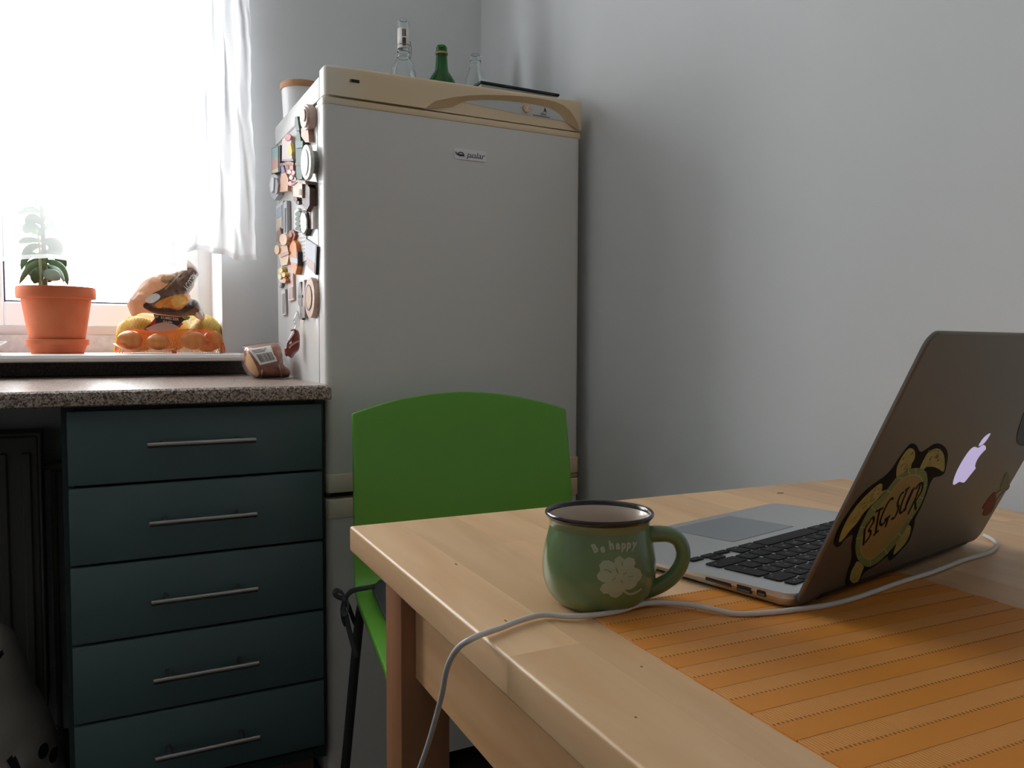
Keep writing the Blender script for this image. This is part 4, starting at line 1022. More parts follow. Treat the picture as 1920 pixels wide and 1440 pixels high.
out2 = smooth2([bp_(*q) for q in ((170, 700), (178, 470), (240, 430), (420, 400), (700, 360), (840, 385), (890, 470), (960, 560), (960, 700), (1010, 850), (1015, 960), (960, 1000), (700, 1012), (470, 1015), (370, 990), (240, 890))], 3)
pf_ = Pouch(out2, .0535, vfr(BY), .034, .0022, 34, 9)
obj('film', pf_.bm(.007), M_film, t, True)
lb = obj('price_label', pf_.patch([bp_(*q) for q in ((255, 490), (620, 430), (715, 690), (420, 760))], .005, .0012), M_paper, t, True)
b = B()
def uvq(u, v):   # label corners to a point: u along the long side, v down
    a, c_, d, e = (255, 490), (620, 430), (715, 690), (420, 760)
    x = (a[0] * (1 - u) + c_[0] * u) * (1 - v) + (e[0] * (1 - u) + d[0] * u) * v; y = (a[1] * (1 - u) + c_[1] * u) * (1 - v) + (e[1] * (1 - u) + d[1] * u) * v
    q = bp_(x, y); return pf_.pt(q[0], q[1], .0019)
rr = random.Random(5); u = .12
while u < .88:
    w = rr.choice((.012, .02, .03)); V = [[b.verts.new(uvq(uu, .38 + .5 * k / 4)) for uu in (u, u + w)] for k in range(5)]
    for k in range(4): b.faces.new((V[k][0], V[k][1], V[k + 1][1], V[k + 1][0]))
    u += w + rr.choice((.014, .022, .03))
for v in (.09, .17, .25):
    V = [[b.verts.new(uvq(.06 + (.8 - v) * k / 8, vv)) for vv in (v, v + .03)] for k in range(9)]
    for k in range(8): b.faces.new((V[k][0], V[k][1], V[k + 1][1], V[k + 1][0]))
obj('barcode', b, mat('grey_ink', S(70, 70, 72), .6), lb)
M_seam = mat('pink_tape', S(226, 190, 180), .4)
for pts in (((440, 840), (470, 840), (510, 1005), (480, 1008)), ((728, 755), (752, 755), (838, 965), (815, 970))):
    obj('seam_tape', pf_.patch([bp_(*q) for q in pts], .003, .0034), M_seam, t, True)
NP0 = atx(440 + 1095 / 9, 600 + 400 / 9, .4045); NN = Vector((-.62, -.785, 0)).normalized(); NU = Vector((-NN.y, NN.x, 0))
if NU.x < 0: NU = -NU
nfr = (NP0, NU, Vector((0, 0, 1)), NN)
def np2(x, y): p = atp(440 + x / 9, 600 + y / 9, NP0, NN) - NP0; return (p.dot(NU), p.z)
pn_ = Pouch(smooth2([np2(*q) for q in ((850, 480), (880, 430), (890, 380), (930, 290), (985, 190), (1040, 165), (1075, 185), (1098, 260), (1100, 380), (1085, 500), (1020, 570), (965, 645), (905, 610), (860, 600))], 3), .010, nfr, .012, .0028, 75, 6, .3)
nk = obj('twisted_neck', pn_.bm(.0028), mat_plastic('wine_red_film', S(138, 62, 52), .2, .12), t, True)
obj('film_fold', pn_.patch(smooth2([np2(*q) for q in ((895, 400), (930, 300), (985, 200), (1030, 180), (1050, 230), (1000, 310), (930, 380))], 3), .0028, .0012), mat('bright_film', S(236, 230, 228), .15), nk, True)
obj('film_fold', pn_.patch(smooth2([np2(*q) for q in ((965, 470), (1000, 410), (1090, 350), (1095, 370), (1020, 430), (985, 480))], 3), .0028, .0014), mat('pink_film', S(206, 160, 152), .15), nk, True)
pf3 = Pouch(smooth2([np2(*q) for q in ((990, 185), (1010, 90), (985, 20), (1010, -60), (1050, -160), (1085, -120), (1100, -30), (1098, 90), (1075, 190))], 3), .004, nfr, .01, .003, 90, 2, .3)
obj('frill', pf3.bm(.003), mat_film('crinkled_film', gloss=.16, body=.18, bodycol=(.95, .95, .95, 1), rough=.12), t, True)
tie = [NP0 + NU * np2(x, y)[0] + Vector((0, 0, np2(x, y)[1])) + NN * .0105 for x, y in ((985, 178), (1010, 168), (1045, 168), (1078, 178))]
obj('bag_tie', tube(B(), tie, .0016, 6), mat('red_tie', S(150, 50, 60), .4), t, True)

# ================================================================== dining table
TT = .745
TROT = math.radians(-1.9)
tx = thing('dining_table', 'pale birch dining table with laminated stave top', 'table', (.243, .846, 0), TROT)
def TL(x, y, z): return MW[tx.name] @ Vector((x, y, z))
TWD, TLN, TTH = .742, 1.20, .0275
def boxL(x0, x1, y0, y1, z0, z1, sel=None, bev=.0):
    b = bx(x0, x1, y0, y1, z0, z1)
    if sel:
        es = [e for e in b.edges if sel(e)]
        bmesh.ops.bevel(b, geom=es, offset=bev, segments=4, profile=.5, affect='EDGES')
    return b
rr = random.Random(21); x = 0.0; widths = []
while x < TWD - .03:
    w = rr.uniform(.050, .074); w = TWD - x if x + w > TWD - .035 else w
    widths.append((x, x + w)); x += w
for r, (xa, xb) in enumerate(widths):
    y = 0.0; first = True
    while y > -TLN + .01:
        L_ = rr.uniform(.30, .75) if not first else rr.uniform(.12, .6); y1_ = max(-TLN, y - L_)
        if y1_ < -TLN + .12: y1_ = -TLN
        g = .00004; hz = rr.uniform(0, .00003)
        x0_, x1_ = xa + (g if r else 0), xb - (g if r < len(widths) - 1 else 0)
        y0_, ya_ = y1_ + (g if y1_ > -TLN else 0), y - (g if not first else 0)
        def sel(e, x0_=x0_, x1_=x1_, y0_=y0_, ya_=ya_):
            a, c_ = e.verts[0].co, e.verts[1].co
            on = lambda k, v: abs(a[k] - v) < 1e-6 and abs(c_[k] - v) < 1e-6
            return (on(0, 0.0) or on(0, TWD) or on(1, 0.0) or on(1, -TLN)) and (on(2, TT + hz) or on(2, TT - TTH) or (on(0, 0.0) and on(1, 0.0)))
        b = boxL(x0_, x1_, y0_, ya_, TT - TTH, TT + hz, sel, .0028)
        obj('stave', b, M_birch, tx, True, 30, local=True)
        y = y1_; first = False
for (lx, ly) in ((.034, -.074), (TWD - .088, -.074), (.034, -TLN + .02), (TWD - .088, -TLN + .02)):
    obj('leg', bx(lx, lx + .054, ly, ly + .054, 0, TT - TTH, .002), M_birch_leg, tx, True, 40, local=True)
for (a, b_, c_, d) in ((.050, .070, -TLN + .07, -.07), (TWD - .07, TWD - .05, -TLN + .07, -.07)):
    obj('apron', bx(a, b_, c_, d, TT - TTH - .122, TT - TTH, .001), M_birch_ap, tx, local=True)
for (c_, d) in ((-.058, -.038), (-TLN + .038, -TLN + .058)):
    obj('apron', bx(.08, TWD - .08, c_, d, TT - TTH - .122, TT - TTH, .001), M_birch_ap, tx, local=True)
M_knot = mat('dark_knot', S(150, 104, 70), .6)
for (px, py, rx, ry) in ((1463, 924.5, .006, .003), (855, 1058, .0009, .0026), (948, 1164, .0008, .002), (1203, 1250, .0007, .0011), (1192, 1345, .0006, .0009)):
    p = atz(px, py, TT)
    obj('knot', plate(B(), ell(p.x, p.y, rx, ry, 14), 0, .00022, (Vector((0, 0, TT)), Vector((1, 0, 0)), Vector((0, 1, 0)), Vector((0, 0, 1)))), M_knot, tx)

# ================================================================== chair
CROT = math.radians(-10.5)
ch = thing('chair', 'green moulded chair with dark tube legs pushed under the table', 'chair', (.627, 1.377, 0), CROT)
# local: x across, -y towards the table; profile from the front of the seat back and up the backrest
prof = [(-.455, .478), (-.44, .487), (-.36, .489), (-.22, .484), (-.10, .481), (-.04, .484), (-.008, .497), (.010, .52), (.020, .56), (.036, .64), (.054, .72), (.068, .78), (.0755, .808)]
prof = [(p.x, p.y) for p in catmull([(a, c, 0) for a, c in prof], 4)]
def halfw(i, y, z):
    if z < .50 and y < 0: return .2165
    return .2165 - .003 * min(1, max(0, (z - .5) / .3))
b = B(); NXs = 28; rows = []
NP = len(prof)
for i, (y, z) in enumerate(prof):
    row = []
    w = halfw(i, y, z)
    for k in range(NXs + 1):
        u = -1 + 2 * k / NXs
        yy, zz = y, z
        up = max(0.0, min(1.0, (z - .50) / .2)) if y > -.03 else 0.0
        yy -= .020 * up * u * u                     # backrest hollow
        f = max(0.0, (z - .56) / .25) if y > -.03 else 0.0
        zz += .037 * f * (1 - u * u)              # arched top
        if y < -.40: yy += .014 * u ** 4 * (-(y + .40) / .055)
        row.append(b.verts.new(Vector((u * w, yy, zz))))
    rows.append(row)
for A, Cc in zip(rows, rows[1:]):
    for k in range(NXs): b.faces.new((A[k], A[k + 1], Cc[k + 1], Cc[k]))
bmesh.ops.recalc_face_normals(b, faces=b.faces)
if sum(f.normal.z for f in b.faces if f.calc_center_median().y < -.1) > 0: bmesh.ops.reverse_faces(b, faces=b.faces[:])
bmesh.ops.solidify(b, geom=b.faces[:], thickness=.013)
es = [e for e in b.edges if len(e.link_faces) == 2 and e.calc_face_angle(0) > 1.2]
bmesh.ops.bevel(b, geom=es, offset=.003, segments=3, profile=.5, affect='EDGES')
obj('shell', b, M_green, ch, True, 50, local=True)
for s in (-1, 1):
    leg = catmull([(s * .10, .0, .462), (s * .175, .0, .462), (s * .196, .008, .452), (s * .205, .014, .43), (s * .222, .085, .16), (s * .232, .125, .008)], 5)
    obj('leg', tube(B(), leg, .0092, 12), M_darksteel, ch, True, local=True)
    leg = catmull([(s * .10, -.36, .464), (s * .165, -.362, .464), (s * .186, -.37, .452), (s * .192, -.376, .43), (s * .202, -.42, .16), (s * .208, -.445, .008)], 5)
    obj('leg', tube(B(), leg, .0092, 12), M_darksteel, ch, True, local=True)
    for p in ((s * .232, .125, .0), (s * .208, -.445, .0)):
        obj('foot_cap', tube(B(), [(p[0], p[1], .0), (p[0], p[1], .016)], .0115, 12), M_black, ch, True, 40, local=True)
b = tube(B(), [(-.10, .0, .462), (.10, .0, .462)], .0092, 10); tube(b, [(-.10, -.36, .464), (.10, -.36, .464)], .0092, 10); tube(b, [(-.1, -.37, .464), (-.1, .0, .462)], .0085, 10); tube(b, [(.1, -.37, .464), (.1, .0, .462)], .0085, 10)
obj('under_frame', b, M_darksteel, ch, True, 50, local=True)
# cushion with ties, lying on the seat
cu = thing('seat_cushion', 'dark grey tie-on cushion lying on the green chair', 'cushion', (.627, 1.377, .4905), CROT)
M_cush = mat('charcoal_canvas', S(66, 70, 72), .95, bump=.35, bscale=700)
pts = rrect(-.188, .190, -.40, -.020, .03, 5)
cfr = (Vector((0, 0, .0165)), Vector((1, 0, 0)), Vector((0, 1, 0)), Vector((0, 0, 1)))
pcu = Pouch(pts, .0165, cfr, .03, .0008, 20, 3)
cush = obj('pad', pcu.bm(.02), M_cush, cu, True, 60, local=True)
b = tube(B(), pts and [Vector((x, y, .0165)) for x, y in pts], .0024, 6, closed=True)
obj('piping', b, M_cush, cush, True, local=True)
M_tie = mat('charcoal_tape', S(76, 79, 81), .95)
def wl(px, py, Y): return MW[cu.name].inverted() @ aty(px, py, Y)
def tape(pts, w=.0045, th=.0011):
    return tube(B(), catmull(pts, 5), (w, th), 8)
YT = 1.405
k0 = wl(646, 1123, YT)
for pts in ([wl(703, 1099, 1.335), wl(688, 1102, 1.335), wl(671, 1105, 1.345), wl(657, 1110, 1.375), k0], [k0, wl(634, 1119, 1.40), wl(627, 1112, 1.395), wl(632, 1107, 1.40), wl(642, 1112, 1.41), k0],
            [k0, wl(652, 1130, 1.395), wl(651, 1148, 1.39), wl(645, 1152, 1.395), wl(644, 1138, 1.40), k0], [k0, wl(641, 1140, 1.40), wl(643, 1160, 1.402), wl(648, 1173, 1.402)], [wl(648, 1150, 1.402), wl(654, 1178, 1.40), wl(661, 1205, 1.395), wl(669, 1234, 1.39)],
            [k0, wl(655, 1140, 1.41), wl(664, 1165, 1.43), wl(672, 1176, 1.45)]):
    obj('tie', tape(pts), M_tie, cu, True, local=True)
b = B(); bmesh.ops.create_icosphere(b, subdivisions=2, radius=.007, matrix=Matrix.Translation(k0))
obj('tie_knot', b, M_tie, cu, True, local=True)

# ================================================================== placemat: woven bands across, alternating dense and ribbed
pm = thing('placemat', 'orange woven striped placemat lying under the laptop', 'placemat', (.3178, .4985, TT + .0001), math.radians(-2.4))
def mat_weave(name, a, c, sc, bump):
    m = bpy.data.materials.new(name); m.use_nodes = True; nt = m.node_tree; bs = nt.nodes['Principled BSDF']; N = nt.nodes.new; L = nt.links.new
    tc = N('ShaderNodeTexCoord'); wv = N('ShaderNodeTexWave'); wv.bands_direction = 'X'; wv.inputs['Scale'].default_value = sc; wv.inputs['Distortion'].default_value = .4
    L(tc.outputs['Object'], wv.inputs['Vector'])
    w2 = N('ShaderNodeTexWave'); w2.bands_direction = 'Y'; w2.inputs['Scale'].default_value = sc * 1.4; L(tc.outputs['Object'], w2.inputs['Vector'])
    ml = N('ShaderNodeMath'); ml.operation = 'MULTIPLY_ADD'; ml.inputs[1].default_value = .35; L(w2.outputs['Fac'], ml.inputs[0]); L(wv.outputs['Fac'], ml.inputs[2])
    r = N('ShaderNodeValToRGB'); r.color_ramp.elements[0].color = a; r.color_ramp.elements[1].color = c; r.color_ramp.elements[0].position = .25; r.color_ramp.elements[1].position = 1.0
    L(ml.outputs[0], r.inputs[0]); L(r.outputs[0], bs.inputs['Base Color']); bs.inputs['Roughness'].default_value = .6
    bp = N('ShaderNodeBump'); bp.inputs['Strength'].default_value = bump; bp.inputs['Distance'].default_value = .0006; L(ml.outputs[0], bp.inputs['Height']); L(bp.outputs[0], bs.inputs['Normal'])
    return m
M_band = mat_weave('dense_orange_weave', S(212, 132, 40), S(228, 146, 50), 420, .15)
M_rib = mat_weave('ribbed_orange_weave', S(214, 140, 62), S(230, 158, 82), 150, .3)
MWD, MLN, PITCH = .304, .455, .0328
dash = B(); y = -.0038 + PITCH
while y > -MLN:
    ya, yb, yc_ = min(0, y), max(-MLN, min(0, y - PITCH * .5)), max(-MLN, y - PITCH)
    if ya - yb > .001: obj('dense_band', bx(0, MWD, yb, ya, 0, .00095), M_band, pm, local=True)
    if yb - yc_ > .001:
        obj('ribbed_band', bx(.0004, MWD - .0004, yc_ + .0001, yb - .0001, 0, .0008), M_rib, pm, local=True)
        x = .001
        while x < MWD - .003:
            box(dash, x, x + .0010, yc_ - .0001, yc_ + .0018, .0007, .00102); x += .0031
    y -= PITCH
obj('stitch_holes', dash, mat('dark_stitch', S(158, 96, 36), .8), pm, local=True, kind='stuff')

# ================================================================== laptop
LTH = math.radians(11.5)
lh = Vector((math.cos(LTH), math.sin(LTH), 0)); ln = Vector((-lh.y, lh.x, 0))
_s = Vector((.4623, .4216, 0)).dot(lh) - .008
def onlid(px, py): d = ray(px, py); return O0 + d * (_s / d.dot(lh))
P0 = onlid(1493, 1138); T0 = onlid(1751, 623)
LW, LD, LT = .325, .224, .0030
lap = thing('laptop', 'silver laptop opened on the orange placemat with stickers on its lid', 'laptop', (P0.x, P0.y, TT + .0012), LTH)
LM = MW[lap.name]
def LL(x, y, z): return LM @ Vector((x, y, z))
# base: wedge, rear edge just in front of the lid's foot; local x from the user's right edge, y towards the user
YR = .0035
zr0, zr1 = .0128, .0058
def topz(y): return zr0 + (zr1 - zr0) * (y - YR) / LD
def botz(y): return .0018 + .0004 * (y - YR) / LD
pts = rrect(0, LW, YR, YR + LD, .011, 6)
b = B()
inn = [(LW / 2 + (x - LW / 2) * (1 - .022), YR + LD / 2 + (y - YR - LD / 2) * (1 - .03)) for x, y in pts]
ring_t = [b.verts.new(Vector((x, y, topz(y)))) for x, y in pts]
ring_m = [b.verts.new(Vector((x, y, topz(y) - .0045 + .003 * (y - YR) / LD))) for x, y in pts]
ring_b = [b.verts.new(Vector((x, y, botz(y)))) for x, y in inn]
n = len(pts)
for A, Cc in ((ring_b, ring_m), (ring_m, ring_t)):
    for i in range(n): b.faces.new((A[i], A[(i + 1) % n], Cc[(i + 1) % n], Cc[i]))
b.faces.new(ring_t); b.faces.new(ring_b[::-1])
base = obj('base', b, M_alu, lap, True, 30, local=True)
b = B()
for x, y in ((.03, .03), (LW - .03, .03), (.03, LD - .02), (LW - .03, LD - .02)): tube(b, [(x, y, 0), (x, y, .0022)], .006, 10)
obj('rubber_feet', b, M_black, lap, local=True)
# keyboard
M_key = mat('black_key', S(19, 20, 21), .5, spec=.2); M_well = mat('key_well', S(120, 122, 124), .45, .8)
U = .01878; KM = .0245
sl_ = (zr1 - zr0) / LD
tilt = math.atan(sl_)
def keymesh(w, d):
    b = B(); o = rrect(-w / 2, w / 2, -d / 2, d / 2, .0017, 3)
    plate(b, o, 0, .0010, (Vector((0, 0, 0)), Vector((1, 0, 0)), Vector((0, 1, 0)), Vector((0, 0, 1))))
    return b
KEYS = {}; legends = B()
def key(x0, w, y0, d, s=None):
    """x0: left (user's right) edge of the cap"""
    kk = (round(w, 5), round(d, 5)); c = Vector((x0 + w / 2, y0 + d / 2, topz(y0 + d / 2) + .0001))
    if kk not in KEYS:
        k = obj('key', keymesh(w, d), M_key, lap, True, 40, local=True); KEYS[kk] = k
    else: k = copy_part(KEYS[kk], lap)
    k.location = c; k.rotation_euler = (tilt, 0, 0)
    if s:
        for (ch_, ox, oy, sz) in s:
            text(legends, ch_, sz, lambda x, y: Vector((c.x + ox - x, c.y + oy - y, topz(c.y + oy - y) + .00135)))
CW_ = .0160; DP = .0158
def row(y0, d, units, chars):
    """units from the user's right to left"""
    x = KM
    for w, chs in zip(units, chars):
        wid = w * U - (U - CW_)
        key(x, wid, y0, d, chs)
        x += w * U
small = lambda ch_: [(ch_, 0, 0, .0046)]
def two(a, c_): return [(a, -.0022, .0030, .0036), (c_, .0022, -.0022, .0036)]
Y_FN = .0170
row(Y_FN, .0094, [1.0] * 14, [[('o', 0, 0, .004)]] + [[('F%d' % k, .003, .001, .0026)] for k in range(12, 0, -1)] + [[('esc', 0, 0, .003)]])
Y_N = Y_FN + .0094 + .0028
row(Y_N, DP, [1.5] + [1.0] * 13, [[('<', -.006, .004, .004)], two('+', '='), two('_', '-')] + [two(a, c_) for a, c_ in zip(')(*&^%$#@!', '0987654321')] + [two('~', '`')])
Y_T = Y_N + U
row(Y_T, DP, [1.0] * 12 + [1.5], [None] * 12 + [[('tab', 0, 0, .003)]]) if False else None
x = KM + 1.25 * U
tabrow = [('}', ']'), ('{', '[')]
xx = KM + 1.0 * U
key(KM, 1.0 * U - (U - CW_), Y_T, DP + U, [('<', .003, .004, .0045)])            # tall return key
for a, c_ in tabrow: key(xx, CW_, Y_T, DP, two(a, c_)); xx += U
for c_ in 'POIUYTREWQ': key(xx, CW_, Y_T, DP, small(c_)); xx += U
key(xx, KM + 14.5 * U - xx - (U - CW_), Y_T, DP)
Y_C = Y_T + U; xx = KM + 1.0 * U
for a, c_ in (('|', '\\'), ('"', "'"), (':', ';')): key(xx, CW_, Y_C, DP, two(a, c_)); xx += U
for c_ in 'LKJHGFDSA': key(xx, CW_, Y_C, DP, small(c_)); xx += U
key(xx, KM + 14.5 * U - xx - (U - CW_), Y_C, DP)
Y_S = Y_C + U; xx = KM
key(xx, 2.25 * U - (U - CW_), Y_S, DP, [('^', -.014, .002, .005)]); xx += 2.25 * U
for a, c_ in (('?', '/'), ('>', '.'), ('<', ',')): key(xx, CW_, Y_S, DP, two(a, c_)); xx += U
for c_ in 'MNBVCXZ': key(xx, CW_, Y_S, DP, small(c_)); xx += U
key(xx, CW_, Y_S, DP, two('~', '`')); xx += U
key(xx, KM + 14.5 * U - xx - (U - CW_), Y_S, DP)
Y_B = Y_S + U; D2 = .0172
key(KM, CW_, Y_B + .0092, .0080, [('>', 0, 0, .003)]); key(KM + U, CW_, Y_B + .0092, .0080, [('v', 0, 0, .003)]); key(KM + U, CW_, Y_B, .0080, [('^', 0, 0, .003)]); key(KM + 2 * U, CW_, Y_B + .0092, .0080, [('<', 0, 0, .003)])
xx = KM + 3 * U
for w, s in ((1.0, [('alt', 0, .003, .0028)]), (1.25, [('cmd', 0, .003, .0028)]), (5.0, None), (1.25, [('cmd', 0, .003, .0028)]), (1.0, [('alt', 0, .003, .0028)]), (1.0, [('ctrl', 0, .003, .0028)]), (1.0, [('fn', 0, .003, .0028)])):
    key(xx, w * U - (U - CW_), Y_B, D2, s); xx += w * U
obj('key_legends', legends, mat('legend_white', S(200, 202, 204), .6), lap, local=True)
# trackpad: a glass plate in a fine groove
tcx = LW / 2 + .003; ty0, ty1 = .1365, .2145
b = plate(B(), rrect(tcx - .0535, tcx + .0535, ty0 - .0008, ty1 + .0008, .004), -.0006, .00006, (Vector((0, 0, topz(ty0) - sl_ * 0)), Vector((1, 0, 0)), Vector((0, math.cos(tilt), math.sin(tilt))), Vector((0, -math.sin(tilt), math.cos(tilt)))))
def fit(bm_, lift):
    for v in bm_.verts: v.co.z = topz(v.co.y) + lift + (0 if v.co.z > topz(v.co.y) - .0004 else -.0005)
    return bm_
def padplate(x0, x1, y0, y1, lift):
    b = B(); o = rrect(x0, x1, y0, y1, .004)
    A = [b.verts.new(Vector((x, y, topz(y) + lift))) for x, y in o]; Cc = [b.verts.new(Vector((x, y, topz(y) - .0005))) for x, y in o]
    b.faces.new(A)
    for i in range(len(o)): b.faces.new((Cc[i], Cc[(i + 1) % len(o)], A[(i + 1) % len(o)], A[i]))
    return b
tp = obj('trackpad_groove', padplate(tcx - .0532, tcx + .0532, ty0 - .0007, ty1 + .0007, .00008), mat('groove_grey', S(88, 90, 92), .5, .5), lap, local=True)
obj('trackpad', padplate(tcx - .0525, tcx + .0525, ty0, ty1, .00022), mat('trackpad_glass', S(176, 181, 186), .38, .9), lap, local=True)
# ports on the user's right side
M_port = mat('port_dark', S(28, 28, 30), .5); M_slot = mat('slot_metal', S(110, 108, 100), .4, .6)
def port(nm, y0, y1, z0, z1, r, inner):
    pfr = (Vector((.0003, 0, 0)), Vector((0, 1, 0)), Vector((0, 0, 1)), Vector((-1, 0, 0)))
    k = obj(nm, plate(B(), rrect(y0, y1, z0, z1, r, 3), -.001, .0006, pfr), M_port, lap, local=True)
    obj('contact', plate(B(), rrect(y0 + .0012, y1 - .0012, z0 + .0006, z0 + (z1 - z0) * inner, .0003, 2), .0006, .0009, pfr), M_slot, k, local=True)
port('display_port', .0255, .0335, .0055, .0100, .0012, .5)
port('usb_port', .0385, .0515, .0048, .0097, .0004, .4)
port('card_slot', .0570, .0815, .0058, .0086, .0003, .35)
b = B(); pf2 = lambda y, z: (lambda u, v: Vector((-.0004, y - u * -1 * -1, z + v)))
text(b, 'Y', .003, lambda u, v: Vector((-.0004, .0540 + v, .0075 + u))); text(b, 'z', .0026, lambda u, v: Vector((-.0004, .0360 - u, .0078 + v)))
obj('port_icons', b, mat('icon_grey', S(90, 90, 92), .6), lap, local=True)
obj('hinge', tube(B(), [(.03, YR - .001, .0085), (LW - .03, YR - .001, .0085)], .0045, 14), M_black, lap, True, 50, local=True)
# lid frame: ux along the hinge, uy up the lid, nn outwards to the viewer
uy = (T0 - P0).normalized(); LH_ = (T0 - P0).length
nnv = lh.cross(uy)
if nnv.y > 0: nnv = -nnv
lfrm = (P0, lh, uy, nnv)
def lpx(x, y): p = atp(x, y, P0, nnv) - P0; return (p.dot(lh), p.dot(uy))
o = rrect(0, LW, 0, LH_, .0115, 6)
b = B()
o2 = [(LW / 2 + (x - LW / 2) * (1 - .007), LH_ / 2 + (y - LH_ / 2) * (1 - .01)) for x, y in o]
def L3(p, t_): return P0 + lh * p[0] + uy * p[1] + nnv * t_
r0 = [b.verts.new(L3(p, -LT)) for p in o]; r1 = [b.verts.new(L3(p, -.0012)) for p in o]; r2 = [b.verts.new(L3(p, 0)) for p in o2]
n = len(o)
for A, Cc in ((r0, r1), (r1, r2)):
    for i in range(n): b.faces.new((A[i], A[(i + 1) % n], Cc[(i + 1) % n], Cc[i]))
b.faces.new(r2); b.faces.new(r0[::-1])
lid = obj('lid', b, M_alu_lid, lap, True, 30)
bz = obj('screen_bezel', plate(B(), rrect(.0012, LW - .0012, .004, LH_ - .0012, .010), -LT - .0006, -LT, lfrm), mat('bezel_grey', S(150, 150, 152), .4, .6), lid)
obj('screen', plate(B(), rrect(.018, LW - .018, .022, LH_ - .018, .0005), -LT - .0009, -LT - .0005, lfrm), mat('lit_screen', (.02, .02, .02, 1), .3, emit=(.72, .8, 1, 1), estr=.28), lid)
Z1 = lambda x, y: lpx(1560 + x / 4.965, 820 + y / 4.965)
def sticker(nm, pts, t0, t1, m, par, sub=3, f=Z1):
    return obj(nm, plate(B(), smooth2([f(*q) for q in pts], sub), t0, t1, lfrm), m, par)
blk = mat('sticker_black', S(22, 19, 17), .7, spec=.15)
tur = sticker('turtle_sticker', ((15, 985), (40, 1020), (75, 1005), (120, 950), (180, 905), (195, 930), (180, 1010), (185, 1090), (175, 1160), (150, 1230), (130, 1310), (125, 1360), (150, 1392), (200, 1375), (250, 1345), (275, 1290), (320, 1240), (400, 1195), (470, 1140), (515, 1105), (530, 1145), (560, 1130), (590, 1105), (650, 1040), (710, 970), (745, 880), (765, 800), (770, 760), (800, 700), (840, 620), (880, 520), (910, 430), (945, 375), (1000, 360), (1045, 330), (1065, 250), (1076, 170), (1060, 105), (1010, 62), (950, 65), (880, 110), (835, 135), (805, 120), (785, 75), (750, 57), (715, 75), (660, 145), (610, 215), (560, 290), (500, 355), (430, 405), (340, 470), (260, 550), (190, 640), (130, 730), (70, 830), (30, 920)), 0, .0003, blk, lid)
M_skin = mat('sticker_olive', S(176, 168, 92), .5, var=S(150, 140, 70), vscale=160); M_shell = mat('sticker_green', S(122, 138, 74), .5, var=S(104, 122, 66), vscale=120); M_belly = mat('sticker_tan', S(168, 132, 70), .5, var=S(140, 128, 66), vscale=45); M_pale = mat('sticker_pale_line', S(160, 168, 110), .5)
for pts in (((60, 960), (75, 970), (110, 935), (150, 880), (230, 790), (290, 700), (380, 610), (430, 560), (500, 485), (460, 500), (465, 440), (440, 430), (380, 475), (300, 550), (220, 640), (150, 740), (90, 860)),
            ((600, 375), (598, 290), (630, 210), (690, 120), (730, 98), (765, 125), (765, 190), (735, 250), (725, 290), (650, 340)),
            ((815, 285), (850, 205), (890, 140), (950, 105), (1000, 108), (1035, 160), (1045, 240), (1035, 315), (1000, 300), (950, 275), (880, 272), (850, 295)),
            ((235, 1150), (290, 1195), (275, 1250), (250, 1320), (225, 1352), (185, 1350), (163, 1315), (175, 1250), (205, 1190)),
            ((660, 870), (710, 815), (730, 840), (715, 910), (680, 980), (620, 1050), (570, 1090), (575, 1050), (595, 990), (590, 950))):
    sticker('turtle_limb', pts, .0003, .00045, M_skin, tur)
sticker('turtle_shell', ((590, 375), (640, 340), (700, 300), (770, 283), (830, 290), (870, 320), (885, 390), (875, 470), (840, 580), (800, 660), (740, 750), (690, 840), (640, 920), (580, 1000), (510, 1080), (430, 1155), (350, 1200), (290, 1190), (235, 1130), (215, 1050), (220, 950), (250, 850), (300, 740), (360, 640), (440, 560), (510, 480)), .0003, .0005, M_shell, tur)
inn = ((720, 350), (790, 350), (830, 390), (830, 470), (800, 560), (740, 670), (670, 790), (600, 900), (520, 990), (440, 1070), (370, 1125), (310, 1120), (265, 1070), (262, 990), (290, 880), (340, 770), (400, 680), (480, 590), (560, 480), (640, 385))
sticker('turtle_belly', inn, .0005, .0006, M_belly, tur)
b = B()
q = smooth2([Z1(*p) for p in inn], 3); ribbon(b, q + [q[0]], .0009, .0006, .00068, lfrm)
for a_, c_ in (((600, 375), (655, 375)), ((700, 300), (720, 350)), ((770, 283), (775, 345)), ((870, 320), (825, 385)), ((880, 440), (832, 455)), ((845, 565), (805, 550)), ((740, 750), (700, 735)), ((640, 920), (608, 885)), ((510, 1080), (480, 1030)), ((350, 1200), (350, 1125)), ((235, 1130), (280, 1085)), ((215, 940), (275, 930)), ((255, 830), (310, 835)), ((360, 640), (400, 680)), ((500, 490), (540, 510))):
    ribbon(b, [Z1(*a_), Z1(*c_)], .0009, .0005, .00066, lfrm)
obj('shell_lines', b, M_pale, tur)
b = B()
